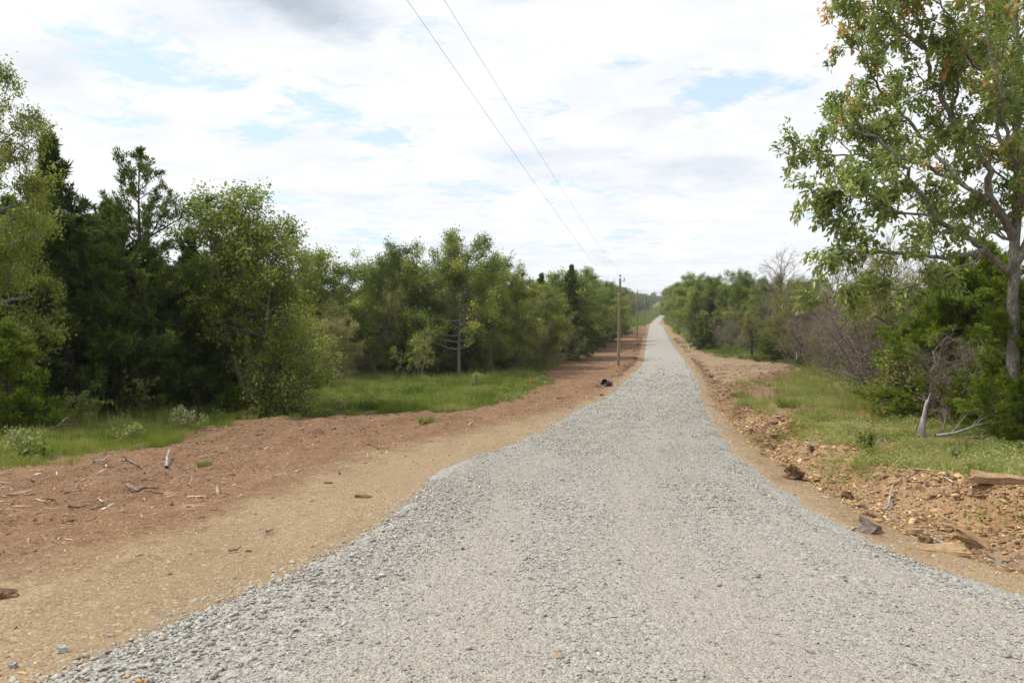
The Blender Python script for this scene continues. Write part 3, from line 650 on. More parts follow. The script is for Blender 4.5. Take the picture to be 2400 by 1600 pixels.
def taper(r0, r1, k, p=1.0): return [r0 + (r1 - r0) * (i / (k - 1)) ** p for i in range(k)]
def grow_broad(rg, tb, anch, stem, r0, Rc, t0=.25, n1=16, prof_=None, elev=(15, 60), l2=2.4, l3=4, twig=.38, bare=False, sides=6, up=.035, tips=1.0):
    H = sum((stem[i + 1] - stem[i]).length for i in range(len(stem) - 1))
    tb.add(stem, taper(r0, .02, len(stem), .85), sides + 2, rg.uniform(.3, .7))
    az = rg.uniform(0, 6.28)
    for b in range(n1):
        t = t0 + (1 - t0) * ((b + rg.random() * .8) / n1); az += 2.4 + rg.uniform(-.5, .5)
        p, d = at(stem, min(t, .99)); k = (t - t0) / (1 - t0)
        pr = prof_(k) if prof_ else math.sqrt(max(.1, 1 - (1.2 * k - .35) ** 2 * .95))
        ln = Rc * pr * rg.uniform(.72, 1.15)
        e = R(elev[0] + (elev[1] - elev[0]) * k + rg.uniform(-10, 10))
        dr = Vector((math.cos(az) * math.cos(e), math.sin(az) * math.cos(e), math.sin(e)))
        n = max(4, int(ln * 2.5)); q = path(rg, p, dr, ln, n, .13, up)
        rb = r0 * (1 - t) * .55 + .014 + ln * .004; tb.add(q, taper(rb, .008, len(q)), 5, rg.uniform(.3, .7))
        ct = rg.random()
        for c in range(max(3, int(ln * l2))):
            s = .2 + .8 * (c + rg.random()) / max(3, int(ln * l2)); s = min(s, .99)
            p2, d2 = at(q, s); l = ln * .42 * (1.15 - s * .75) * rg.uniform(.6, 1.2) + .15
            q2 = path(rg, p2, around(rg, d2, R(rg.uniform(30, 65))), l, 4, .18, .05)
            tb.add(q2, taper(rb * .35 * (1.2 - s) + .006, .004, 5), 4, rg.uniform(.3, .7))
            cl = min(1, max(0, ct * .55 + rg.random() * .5))
            for m_ in range(2):
                pp, dd = at(q2, .5 + .48 * m_); anch.append((*pp, *dd, cl, .8 * tips))
            for tw in range(l3):
                p3, d3 = at(q2, rg.uniform(.25, 1) * .99); q3 = path(rg, p3, around(rg, d3, R(rg.uniform(25, 70))), twig * rg.uniform(.6, 1.3), 2, .2, .03)
                tb.add(q3, [.005, .004, .002], 3, rg.uniform(.2, .9))
                anch.append((*q3[1], *(q3[2] - q3[1]).normalized(), cl, 1.0)); anch.append((*q3[2], *(q3[2] - q3[1]).normalized(), cl, 1.2))
        pp, dd = at(q, .99); anch.append((*pp, *dd, .5, 1.5))
    pp, dd = at(stem, .99); anch.append((*pp, *dd, .5, 2))
def mk_broad(name, seed, H, Rc, r0, nleaf, size, leafmat, barkmat, clear=.25, n1=16, stems=1, lean=.05, elev=(15, 60), spread=.10, wid=1.0, l2=2.4, l3=4, twig=.38, droop=.25, shape=LEAF2, prof_=None, wander=.06):
    rg = random.Random(seed); tb = Tubes(); an = []
    for k in range(stems):
        a = rg.uniform(0, 6.28) if stems == 1 else 6.283 * k / stems + rg.uniform(-.4, .4)
        ln = lean if stems == 1 else lean + .22
        st = path(rg, (math.cos(a) * .06 * (stems > 1), math.sin(a) * .06 * (stems > 1), -.25), (math.cos(a) * ln, math.sin(a) * ln, 1), (H * .84 + .25) * (1 if k == 0 else rg.uniform(.78, .98)), 12, wander, .05 if stems > 1 else .02)
        grow_broad(rg, tb, an, st, r0 * (1 if stems == 1 else .7), Rc * (1 if stems == 1 else .75), clear, n1, prof_, elev, l2, l3, twig)
    r2 = np.random.default_rng(seed)
    trunk = tb.mesh(name + '_trunk', M[barkmat]); crown = None
    if nleaf:
        V, T, C = leaves(an, nleaf, size, spread, r2, droop, shape, wid, tvar=.16); crown = make_mesh(name + '_crown', V, T, M[leafmat], {'tint': C})
    return dict(H=H, trunk=trunk, crown=crown)
def mk_cedar(name, seed, H, Rc, r0, nb, nsp, leafmat, open_=0.0, low=.02, expo=.75, e0=0, e1=55, size=.17, bark='bark_brown', wid=.55, tipf=1.9):
    rg = random.Random(seed); tb = Tubes(); an = []
    st = path(rg, (0, 0, -.2), (rg.uniform(-.04, .04), rg.uniform(-.04, .04), 1), H + .2, 14, .02, .03)
    tb.add(st, taper(r0, .012, len(st)), 7, .5); az = 0
    for b in range(nb):
        k = (b + rg.random()) / nb; t = low + (1 - low) * k; az += 2.4 + rg.uniform(-.6, .6)
        p, d = at(st, min(t, .985)); ln = 1.08 * Rc * (min((1 - k) ** expo, (1 - k) * tipf) * (1 - math.exp(-(1 - k) / .11)) * rg.uniform(.5, 1.2) * (1 - .25 * math.exp(-((k) / .08) ** 2))) + .07
        if open_: ln *= rg.choice([.45, .7, 1.0, 1.15])
        e = R(e0 + (e1 - e0) * k + rg.uniform(-12, 12)); dr = Vector((math.cos(az) * math.cos(e), math.sin(az) * math.cos(e), math.sin(e)))
        q = path(rg, p, dr, ln, 6, .10, .05); rb = .008 + ln * .010; tb.add(q, taper(rb, .004, 7), 4, rg.uniform(.2, .7))
        ct = rg.random(); m_ = max(3, int(ln * 7))
        for c in range(m_):
            s = .22 + .78 * (c + rg.random()) / m_; s = min(s, .99); p2, d2 = at(q, s); l = (.30 * ln * (1.1 - s) + .07 + .10 * min(1, ln)) * rg.uniform(.6, 1.3)
            dd = around(rg, d2, R(rg.uniform(25, 60))); dd = (dd + Vector((0, 0, .15))).normalized()
            q2 = path(rg, p2, dd, l, 3, .12, .06)
            if c % 3 == 0: tb.add(q2, [rb * .4, .005, .004, .002], 3, rg.uniform(.2, .8))
            cl = min(1, ct * .4 + rg.random() * .6)
            for z in (.25, .5, .75, .98):
                pp, d3 = at(q2, z); an.append((*pp, *d3, cl, .5 + l))
        for z in (.85, .99):
            pp, d3 = at(q, z); an.append((*pp, *d3, ct, .5))
    for z in (.9, .93, .96, .98, .99):
        pp, d3 = at(st, z); an.append((*pp, 0, 0, 1, .5, .5))
    r2 = np.random.default_rng(seed)
    V, T, C = leaves(an, nsp, size, .045, r2, -.12, LEAF2, wid, .9, .18)
    return dict(H=H, trunk=tb.mesh(name + '_trunk', M[bark]), crown=make_mesh(name + '_crown', V, T, M[leafmat], {'tint': C}))
def mk_bare(name, seed, H, Rc, r0, n1, mat='twig', stems=1, elev=(20, 70), l2=4, l3=6, twig=.45, clear=.12):
    rg = random.Random(seed); tb = Tubes(); an = []
    for k in range(stems):
        a = 6.283 * k / stems + rg.random(); ln = .08 if stems == 1 else .35
        st = path(rg, (0, 0, -.2), (math.cos(a) * ln, math.sin(a) * ln, 1), H * rg.uniform(.8, 1) + .2, 10, .07, .02)
        grow_broad(rg, tb, an, st, r0, Rc, clear, n1, None, elev, l2, l3, twig)
    return dict(H=H, trunk=tb.mesh(name + '_trunk', M[mat]), crown=None)

K = {}
K['edge_oak'] = mk_broad('edge_oak', 3, 11.5, 3.4, .20, 48000, .105, 'leaf_oak', 'bark_grey', .22, 28, 1, .03, (0, 50), .13)
K['oak'] = mk_broad('oak', 5, 9.0, 2.7, .15, 40000, .105, 'leaf_oak', 'bark_grey', .44, 16, 4, -.13, (5, 60), .13)
K['round_oak'] = mk_broad('round_oak', 8, 9.0, 4.0, .17, 46000, .13, 'leaf_oak', 'bark_grey', .26, 30, 1, .12, (-5, 55), .17)
K['tall_oak'] = mk_broad('tall_oak', 13, 9.5, 3.6, .15, 42000, .135, 'leaf_oak', 'bark_grey', .30, 30, 1, .05, (-5, 52), .16)
K['trunk_oak'] = mk_broad('trunk_oak', 9, 9.0, 3.6, .2, 40000, .135, 'leaf_oak', 'bark_dark', .38, 26, 1, .03, (5, 60), .16)
K['elm'] = mk_broad('elm', 17, 8, 2.9, .10, 30000, .085, 'leaf_olive', 'bark_grey', .12, 20, 2, .05, (0, 52), .13)
K['feathery'] = mk_broad('feathery', 19, 7, 3.0, .10, 16000, .075, 'leaf_olive', 'bark_grey', .15, 20, 2, .08, (0, 45), .11, l3=6)
K['sapling'] = mk_broad('sapling', 23, 4.6, 1.1, .045, 2000, .10, 'leaf_oak', 'bark_grey', .42, 9, 2, .05, (10, 50), .08, l2=3, l3=3)
K['shrub'] = mk_broad('shrub', 29, 2.2, 1.3, .03, 8500, .085, 'leaf_oak', 'bark_brown', .03, 9, 4, .15, (0, 50), .10, l2=4)
K['shrub_olive'] = mk_broad('shrub_olive', 31, 2.0, 1.3, .03, 7000, .07, 'leaf_olive', 'bark_brown', .03, 9, 4, .18, (0, 50), .10, l2=4)
K['cedar'] = mk_cedar('cedar', 37, 9.5, 3.1, .16, 170, 75000, 'leaf_cedar', low=.05, expo=.85, e0=-8, e1=36)
K['cedar_wide'] = mk_cedar('cedar_wide', 41, 8.5, 3.6, .17, 170, 80000, 'leaf_cedar', expo=.65, low=.04, e0=-8, e1=38)
K['cedar_spire'] = mk_cedar('cedar_spire', 44, 9.8, 3.5, .12, 74, 62000, 'leaf_cedar', open_=.9, expo=.55, e0=15, e1=44, size=.105, tipf=3.2)
K['cedar_bright'] = mk_cedar('cedar_bright', 47, 7, 2.9, .12, 170, 90000, 'leaf_cedar_bright', expo=.6, size=.13, low=.02, e0=-8, e1=40)
K['cedar_young'] = mk_cedar('cedar_young', 53, 3, 1.25, .05, 90, 26000, 'leaf_cedar_bright', expo=.7, size=.11, e1=40)
K['dark_cedar_young'] = mk_cedar('dark_cedar_young', 54, 3, 1.25, .05, 90, 24000, 'leaf_cedar', expo=.7, size=.13, e1=40)
K['dark_elm'] = mk_broad('dark_elm', 18, 8, 2.9, .13, 26000, .085, 'leaf_olive', 'bark_dark', .38, 18, 2, .03, (5, 60), .13)
K['bare'] = mk_bare('bare', 59, 6.5, 2.0, .08, 24, l3=9)
K['bare_stems'] = mk_bare('bare_stems', 67, 5.5, 1.1, .035, 12, stems=4, elev=(10, 60), l2=5, l3=7, clear=.3)
K['bare_bush'] = mk_bare('bare_bush', 61, 3.2, 1.5, .03, 9, stems=5, elev=(15, 65), l2=5, l3=8, clear=.1)

PLACED = []
def put(kind, name, px, y, top=None, label=None, cat='tree', group=None, rz=None, wide=1.0, x=None, h=None, rg=random.Random(1)):
    """px, y: column and depth of its foot; top: photograph row of its tip."""
    if x is None: x = float(xof(px, y))
    z = gz(x, y) - .03; k = K[kind]
    if h is None: h = zof(top, y) - z
    s = h / k['H']; o = empty(name, (x, y, z), rg.uniform(0, 6.28) if rz is None else rz, (s * wide, s * wide, s))
    link('trunk' if k['crown'] else 'branches', k['trunk'], o)
    if k['crown']: link('crown', k['crown'], o)
    tag(o, label, cat, group); PLACED.append((o, px)); return o
ORD = ['first', 'second', 'third', 'fourth', 'fifth', 'sixth', 'seventh', 'eighth', 'ninth', 'tenth', 'eleventh', 'twelfth', 'thirteenth', 'fourteenth', 'fifteenth', 'sixteenth', 'seventeenth', 'eighteenth', 'nineteenth', 'twentieth']
TENS = ['', '', 'twenty', 'thirty', 'forty', 'fifty', 'sixty', 'seventy', 'eighty', 'ninety']
def ordinal(i): return ORD[i] if i < 20 else TENS[(i + 1) // 10] + ('-' + ORD[(i + 1) % 10 - 1] if (i + 1) % 10 else '') if (i + 1) % 10 else TENS[(i + 1) // 10][:-1] + 'ieth'
def number(lst, text, rev=False):
    """labels for look-alikes: text holds «{}» for the ordinal along the row."""
    for i, (o, px) in enumerate(sorted(lst, key=lambda a: a[1], reverse=rev)): o['label'] = text.format(ordinal(i))

# ---- trees that can be told apart, left side
put('edge_oak', 'oak_tree', -45, 20.5, 108, 'tall loose green oak whose crown is cut by the left edge of the photo', rz=2.2, wide=.74)
put('cedar', 'cedar_tree', 178, 25, 335, 'tall dark cedar standing just right of the loose green oak at the left edge', rz=.4, wide=1.05)
put('cedar_wide', 'cedar_tree', 60, 27, 480, 'broad dark cedar behind the low branches of the left edge oak', rz=1)
put('cedar_wide', 'cedar_tree', 255, 28, 480, 'dark cedar filling the gap between the two tallest cedars', rz=1.7)
put('cedar_spire', 'cedar_tree', 337, 27, 342, 'open cedar with the thin pointed spire rising above the left wood', rz=2.6, wide=1.1)
put('cedar', 'cedar_tree', 430, 29, 535, 'yellowish cedar between the pointed spire cedar and the rounded oak', rz=3.3)
put('cedar_wide', 'cedar_tree', 520, 31, 560, 'low dark cedar half hidden behind the left part of the rounded oak', rz=3.9, wide=.9)
put('oak', 'oak_tree', 592, 29, 410, 'rounded light green oak with several grey stems where the left wood ends', rz=.6, wide=1.22)
put('shrub', 'shrub', 655, 27.5, 790, 'yellow green shrub at the foot of the rounded multi-stemmed oak', 'shrub', rz=1)
put('cedar_young', 'young_cedar_tree', 20, 19, 770, 'bright green young cedar low at the left edge beside the weeds', rz=1, wide=1.1)
put('cedar_young', 'young_cedar_tree', 545, 27.5, 900, 'small bushy cedar under the yellowish cedar at the dirt edge', rz=2, wide=1.4)
put('tall_oak', 'oak_tree', 770, 56, 604, 'dome topped green tree behind the rounded oak, left of the saddle in the tree line', rz=1, wide=1.25)
put('elm', 'elm_tree', 775, 50, 690, 'olive green small leaved tree below the dome topped tree', rz=2, wide=1.1)
put('shrub', 'shrub', 700, 44, 760, 'dark leafy shrub at the back corner of the grass clearing', 'shrub', rz=2.5)
put('tall_oak', 'oak_tree', 922, 60, 586, 'green tree with yellow tinged side left of the leaning grey trunk', rz=2.0, wide=1.1)
put('elm', 'elm_tree', 870, 56, 650, 'yellow green slender tree in front of the yellow tinged oak', rz=.2, wide=.75)
put('round_oak', 'oak_tree', 1075, 57, 580, 'largest bright green tree behind the clearing with a leaning pale grey trunk', rz=0.3, wide=1.0)
put('tall_oak', 'oak_tree', 1150, 62, 612, 'green tree directly right of the leaning pale grey trunk', rz=4.0, wide=1.05)
put('elm', 'elm_tree', 1215, 66, 645, 'olive tree with sparse yellowish leaves right of the largest bright tree', rz=5.0, wide=1.0)
put('cedar', 'cedar_tree', 1262, 80, 642, 'dark cedar with a blunt top left of the small pointed cedar', rz=.9, wide=1.1)
put('cedar', 'cedar_tree', 1322, 84, 622, 'dark cedar with a small pointed tip just left of the nearest utility pole', rz=1.9, wide=1.0)
put('feathery', 'elm_tree', 1303, 74, 690, 'pale feathery grey green tree in front of the pointed dark cedar', rz=2.4, wide=1.1)
put('feathery', 'elm_tree', 1255, 68, 745, 'low olive feathery tree at the corner of the grass clearing', rz=4.4, wide=1.3)
put('round_oak', 'oak_tree', 1372, 108, 648, 'green oak next to the nearest utility pole on its left', rz=3, wide=.9)
put('tall_oak', 'oak_tree', 1408, 128, 666, 'green oak whose crown touches the nearest utility pole', rz=3.6, wide=1.15)
put('elm', 'elm_tree', 1372, 102, 740, 'low yellow green tree beside the white posted sign', rz=1, wide=1.2)
put('sapling', 'sapling_tree', 985, 52, 755, 'thin forked sapling standing in the clearing left of the leaning trunk', rz=1.2)
put('sapling', 'sapling_tree', 960, 51, 800, 'short crooked sapling just left of the thin forked sapling', rz=3.0)
put('sapling', 'sapling_tree', 800, 53, 790, 'thin grey sapling at the left back of the grass clearing', rz=.2)
# ---- right side
put('cedar_bright', 'cedar_tree', 2215, 23.5, 600, 'big bright green cedar behind the bleached snag', rz=.5, wide=1.15)
put('cedar_bright', 'cedar_tree', 2120, 27, 750, 'bright green cedar at the left flank of the big cedar behind the snag', rz=2.5, wide=.9)
put('cedar_bright', 'cedar_tree', 2330, 24, 570, 'bright green cedar directly behind the trunk of the near right tree', rz=3.5, wide=1.1)
put('cedar_young', 'young_cedar_tree', 2395, 15.2, 890, 'young cedar hiding the foot of the near right tree trunk', rz=3, wide=1.15)
put('cedar_young', 'young_cedar_tree', 2285, 18.5, 930, 'young cedar between the branch pile and the near right tree', rz=5, wide=1.2)
put('cedar_bright', 'cedar_tree', 2460, 17, 560, 'tall bright cedar partly outside the right edge of the photo', rz=4)
put('bare', 'bare_tree', 1828, 84, 622, 'bare grey tree top sticking out of the right wood into the sky', rz=1, wide=1.2)
put('dark_elm', 'elm_tree', 1872, 70, 640, 'dark trunked tree with the white strip sign at its foot', rz=2, wide=1.15)
put('bare', 'bare_tree', 1935, 62, 640, 'bare brown tree right of the tree with the white strip sign', rz=3, wide=1.3)
put('bare', 'bare_tree', 2010, 48, 625, 'bare brown tree above the leaning dead branches', rz=4.5, wide=1.2)
put('bare', 'bare_tree', 2085, 38, 600, 'bare dark stemmed tree touching the left flank of the bright cedars', rz=.7, wide=1.1)
put('dark_elm', 'elm_tree', 2140, 33, 575, 'thin leaved dark stemmed tree seen through the near tree branches', rz=3.7, wide=1.0)
put('trunk_oak', 'oak_tree', 1620, 134, 656, 'light green oak with a dark trunk right of the road where the right wood begins', rz=2, wide=1.1)
put('tall_oak', 'oak_tree', 1672, 124, 654, 'dark green oak beside the light oak at the start of the right wood', rz=1, wide=1.2)
put('round_oak', 'oak_tree', 1722, 116, 652, 'dark green oak in the middle of the right wood with an even top', rz=5, wide=1.0)
put('tall_oak', 'oak_tree', 1772, 108, 656, 'dark green oak left of the bare grey tree top', rz=6, wide=1.2)
put('round_oak', 'oak_tree', 1815, 100, 664, 'dark oak standing behind the bare grey tree top', rz=3, wide=1.0)
put('tall_oak', 'oak_tree', 1888, 92, 662, 'dark oak behind the tree with the white strip sign', rz=2, wide=1.1)
put('round_oak', 'oak_tree', 1608, 185, 672, 'light green oak nearest to the road on its right side', rz=4, wide=1.0)

# ---- rows of filler trees behind and along the road
SIL_L = ([-400, 0, 100, 240, 430, 560, 700, 770, 850, 920, 1000, 1090, 1200, 1320, 1400, 1450, 1500], [300, 420, 470, 480, 560, 590, 640, 625, 655, 615, 625, 605, 640, 652, 668, 680, 690])
SIL_R = ([1560, 1600, 1650, 1700, 1850, 1900, 2000, 2100, 2200, 2400, 2800], [680, 668, 662, 658, 662, 668, 655, 640, 610, 590, 540])
def filler():
    rg = random.Random(77); put_ = lambda *a, **k: put(*a, rg=rg, **k)
    rows = {}
    def row(key, kinds, pts, jit, dtop, wide, name_cat):
        for px, y in pts:
            s = SIL_L if px < 1530 else SIL_R; top = float(np.interp(px, *s)) + rg.uniform(*dtop)
            kd = rg.choice(kinds); nm, cat = name_cat(kd)
            o = put_(kd, nm, px + rg.uniform(-jit, jit), y * rg.uniform(.96, 1.04), top, '', cat, None, wide=rg.uniform(*wide))
            rows.setdefault((key, nm), []).append((o, px))
    nc = lambda k: (('young_cedar_tree', 'tree') if 'young' in k else ('cedar_tree', 'tree') if 'cedar' in k else ('oak_tree', 'tree') if 'oak' in k else ('shrub', 'shrub') if 'shrub' in k else ('bare_shrub', 'shrub') if k == 'bare_bush' else ('bare_tree', 'tree') if k in ('bare', 'bare_stems') else ('elm_tree', 'tree'))
    row('back_left', ['cedar', 'cedar_wide', 'cedar'], [(p, 34) for p in range(-460, 640, 75)], 20, (30, 110), (1, 1.3), nc)
    row('far_left', ['cedar', 'cedar_wide'], [(p, 42) for p in range(-450, 600, 70)], 22, (25, 70), (1.1, 1.4), nc)
    row('rear_left', ['tall_oak', 'round_oak', 'cedar', 'round_oak'], [(p, 72) for p in range(640, 1300, 55)], 18, (6, 40), (1.1, 1.4), nc)
    row('under_left', ['cedar_wide', 'cedar', 'shrub', 'elm'], [(p, 60 + max(0, p - 1150) * .2) for p in range(700, 1330, 52)], 14, (110, 190), (1.1, 1.5), nc)
    row('edge_left', ['bare_bush', 'shrub_olive', 'cedar_young', 'bare_bush'], [(p, 27 + rg.uniform(-1, 1.5)) for p in range(60, 640, 72)], 22, (415, 455), (.8, 1.3), nc)
    row('mid_edge_left', ['dark_cedar_young', 'bare_bush', 'dark_cedar_young'], [(p, 60 + rg.uniform(-1, 3) + max(0, p - 1150) * .12) for p in range(700, 1280, 62)], 16, (175, 225), (1, 1.7), nc)
    side = [(1330, 88), (1350, 100), (1380, 114), (1400, 131), (1411, 146), (1418, 159), (1421, 172), (1419, 188), (1410, 212), (1322, 104), (1368, 108), (1392, 122), (1405, 140), (1416, 152), (1420, 166), (1424, 178), (1415, 200), (1405, 225), (1398, 250)]
    row('roadside_left', ['tall_oak', 'round_oak', 'cedar_wide', 'elm'], side, 3, (4, 16), (1.0, 1.5), nc)
    side2 = [(1350, 120), (1372, 140), (1390, 165), (1405, 190), (1422, 220), (1432, 250), (1442, 285), (1450, 320)]
    row('roadside_left_back', ['tall_oak', 'round_oak'], side2, 4, (0, 10), (1.2, 1.6), nc)
    row('field_left', ['tall_oak', 'round_oak', 'cedar_wide'], [(1415 + i * 4.9, 400 + i * 15) for i in range(20)] + [(1512 + i * 3.2, 700 + i * 42) for i in range(7)], 2, (1, 6), (1.0, 1.5), nc)
    row('right_back', ['tall_oak', 'round_oak', 'tall_oak', 'elm'], [(p, 128 - (p - 1600) * .12) for p in range(1650, 2100, 46)], 12, (6, 26), (1.1, 1.4), nc)
    row('right_roadside', ['round_oak', 'tall_oak', 'elm'], [(1598, 225), (1604, 205), (1630, 165), (1588, 255), (1581, 290), (1577, 330), (1642, 150), (1576, 370), (1575, 420), (1574, 480), (1575, 540), (1570, 620), (1568, 720)], 2, (2, 10), (.9, 1.15), nc)
    row('right_under', ['bare_stems', 'cedar_wide', 'bare', 'dark_elm', 'bare_stems'], [(p, 110 - (p - 1640) * .17) for p in range(1660, 1990, 26)], 8, (50, 105), (.8, 1.2), nc)
    row('right_brush', ['bare', 'bare_stems', 'bare', 'bare_bush', 'bare_stems'], [(1905, 72), (1925, 64), (1945, 56), (1965, 50), (1990, 46), (2010, 42), (2035, 38), (2055, 36), (2075, 33), (2095, 31)], 8, (20, 120), (.9, 1.3), nc)
    row('right_deep', ['cedar', 'bare', 'dark_elm', 'bare'], [(1960, 76), (2020, 62), (2080, 52), (2140, 44), (2210, 38), (2270, 33), (2340, 32), (2420, 30), (2480, 28)], 10, (0, 40), (1.1, 1.4), nc)
    row('right_low', ['cedar_young', 'bare_bush', 'shrub_olive'], [(2070, 29), (2120, 25), (2180, 23), (2250, 21), (2320, 20.5), (2400, 19)], 10, (200, 300), (1.1, 1.6), nc)
    look = {'cedar_tree': 'dark green cedar', 'young_cedar_tree': 'low young cedar', 'oak_tree': 'green broadleaf tree', 'elm_tree': 'olive tree', 'shrub': 'leafy shrub', 'bare_shrub': 'bare grey bush', 'bare_tree': 'bare grey tree'}
    where = {'back_left': 'behind the left cedars, from the left edge', 'far_left': 'in the rear of the left wood, from the left edge', 'rear_left': 'in the rear of the wood behind the clearing, from its left', 'under_left': 'under the crowns behind the grass clearing, from its left',
             'edge_left': 'along the dark edge of the left cedars, from the left edge', 'mid_edge_left': 'fringing the back of the grass clearing, from its left', 'roadside_left': 'in the tree line beside the utility poles, from the white sign',
             'roadside_left_back': 'in the second line behind the poles, counting from the nearest', 'field_left': 'behind the far green field, counting from its left', 'right_back': 'in the rear of the right wood, from the road', 'right_roadside': 'lining the road on its right, from the far end',
             'right_under': 'low in the right wood, from the road', 'right_brush': 'in the grey dead thicket, from the strip sign', 'right_deep': 'behind the thicket, from the strip sign',
             'right_low': 'low in front of the bright cedars, from the thicket'}
    for (key, nm), lst in rows.items():
        number(lst, '{} ' + look[nm] + ' ' + where[key])
        for o, px in lst: o['group'] = 'woodland ' + key.replace('_', ' ') + ' ' + nm.replace('_', ' ') + 's'
filler()

# ---- the near right tree, limb by limb
def hero_tree():
    rg = random.Random(5); base_y = 17.0
    bx = float(xof(2378, base_y)); bz = gz(bx, base_y)
    root = empty('hickory_tree', (bx, base_y, bz)); tag(root, 'near tall tree at the right edge with pale bark and rusty brown leaf clusters', 'tree')
    def W(px, py, y): return Vector((xof(px, y, zof(py, y)) - bx, y - base_y, zof(py, y) - bz))
    tb = Tubes(); an = []
    def limb(pts, r0, r1, Rc=1.0, n1=9, t0=.12, elev=None, sides=8, brown=0.0, dens=1.0, jit=.03):
        P = [W(*p) for p in pts]; Q = []
        for i in range(len(P) - 1):
            for s in range(4):
                q = P[i].lerp(P[i + 1], s / 4.0); Q.append(q + (Vector((rg.gauss(0, jit), rg.gauss(0, jit), rg.gauss(0, jit))) if (i or s) else Vector()))
        Q.append(P[-1]); tb.add(Q, taper(r0, r1, len(Q), .8), sides, .5)
        ln_t = sum((Q[i + 1] - Q[i]).length for i in range(len(Q) - 1))
        for b in range(int(n1)):
            t = t0 + (1 - t0) * (b + rg.random()) / n1; t = min(t, .99); p, d = at(Q, t)
            ln = Rc * rg.uniform(.55, 1.15) * (1.1 - .45 * t); dr = around(rg, d, R(rg.uniform(30, 70))); dr = (dr + Vector((0, 0, .12))).normalized()
            q = path(rg, p, dr, ln, 5, .16, .03); rb = .010 + ln * .011; tb.add(q, taper(rb, .006, 6), 5, .5)
            for c in range(max(3, int(ln * 4))):
                s = .2 + .8 * rg.random(); p2, d2 = at(q, min(s, .99)); l = rg.uniform(.25, .55)
                q2 = path(rg, p2, around(rg, d2, R(rg.uniform(25, 65))), l, 3, .2, .0); tb.add(q2, [.008, .006, .005, .003], 4, .5)
                h = p2.z + bz - EYE; pb = .03 + brown * .6 + max(0, (h - 4.2)) * .07
                cg = rg.uniform(.1, .72)
                for z in (.35, .7, .99): pp, dd = at(q2, z); an.append((*pp, *dd, rg.uniform(.90, 1.0) if rg.random() < pb * .75 else cg, dens))
            pp, dd = at(q, .99); an.append((*pp, *dd, rg.uniform(.2, .7), dens))
    tr = [(2374, 1080, 17), (2374, 980, 17), (2375, 860, 17), (2375, 760, 17), (2376, 650, 17), (2379, 560, 17), (2384, 450, 17), (2384, 320, 17.1), (2388, 180, 17.2), (2380, 40, 17.3), (2392, -120, 17.3), (2380, -300, 17.2)]
    limb(tr, .175, .04, 2.3, 26, .42, sides=12, jit=.008)
    limb([(2378, 620, 17), (2404, 570, 16.9), (2440, 480, 16.6), (2480, 340, 16.2), (2520, 150, 16), (2540, -60, 16)], .09, .04, 1.9, 16, .2)
    limb([(2365, 640, 17), (2324, 592, 16.7), (2259, 551, 16.3), (2202, 513, 15.9), (2144, 432, 15.6), (2106, 375, 15.4), (2060, 330, 15.3), (2000, 300, 15.2)], .085, .02, 1.05, 17, .25)
    limb([(2380, 560, 17), (2345, 510, 16.7), (2320, 459, 16.5), (2313, 383, 16.3), (2274, 337, 16.2), (2240, 298, 16.1), (2213, 237, 16), (2183, 184, 16), (2163, 115, 15.9), (2152, 38, 15.9), (2150, -60, 15.9), (2150, -180, 15.9)], .10, .02, 1.25, 24, .28)
    limb([(2240, 298, 16.1), (2236, 240, 16.3), (2260, 160, 16.5), (2270, 60, 16.8), (2280, -80, 17)], .045, .015, 1.2, 12, .15, brown=.1)
    limb([(2320, 470, 16.5), (2255, 432, 16.9), (2183, 390, 17.3), (2102, 367, 17.6), (2010, 363, 17.9), (1941, 371, 18.1), (1870, 345, 18.2)], .055, .012, .85, 17, .25)
    limb([(2255, 432, 16.9), (2190, 350, 17.6), (2129, 283, 18.0), (2087, 237, 18.3), (2045, 184, 18.5), (2022, 134, 18.6), (1999, 77, 18.7), (1975, 20, 18.7)], .05, .012, .9, 17, .25, brown=.12)
    limb([(2129, 283, 18.0), (2070, 290, 18.2), (2000, 240, 18.3), (1955, 225, 18.3)], .022, .008, .55, 7, .2)
    limb([(2310, 585, 16.7), (2240, 600, 15.8), (2160, 600, 15.2), (2087, 597, 14.8), (2010, 590, 14.6), (1950, 600, 14.5)], .06, .012, .8, 13, .2)
    limb([(2300, 600, 16.8), (2200, 650, 16.0), (2110, 675, 15.4), (2030, 690, 15.0), (1935, 700, 14.8)], .035, .008, .55, 9, .35)
    limb([(2202, 513, 15.9), (2120, 500, 15.3), (2040, 460, 15), (1970, 450, 14.8), (1915, 440, 14.7)], .035, .008, .7, 11, .2)
    limb([(2144, 432, 15.6), (2060, 420, 15.2), (1990, 470, 15), (1945, 500, 14.9)], .025, .008, .6, 7, .2)
    limb([(2163, 115, 15.9), (2100, 60, 15.6), (2050, 10, 15.5), (2010, -60, 15.4)], .035, .01, .9, 10, .15, brown=.2)
    limb([(2392, 430, 17), (2340, 330, 17.6), (2330, 220, 18), (2340, 80, 18.3), (2330, -60, 18.5)], .06, .015, 1.3, 16, .2, brown=.05)
    limb([(2385, 350, 17.1), (2420, 250, 18), (2440, 120, 18.5), (2460, -40, 19)], .06, .015, 1.5, 12, .2)
    limb([(2385, 500, 17), (2400, 460, 15.8), (2380, 380, 15), (2350, 280, 14.6), (2330, 160, 14.4), (2300, 20, 14.3)], .06, .015, 1.2, 16, .2, brown=.05)
    limb([(2380, 560, 17), (2350, 560, 18), (2290, 520, 19), (2230, 480, 19.6)], .05, .012, 1.2, 9, .2)
    limb([(2380, 300, 17.1), (2320, 200, 16.2), (2250, 110, 15.4), (2200, -20, 15)], .05, .015, 1.2, 12, .2, brown=.15)
    link('trunk', tb.mesh('hickory_trunk', M['bark_hickory']), root)
    r2 = np.random.default_rng(5)
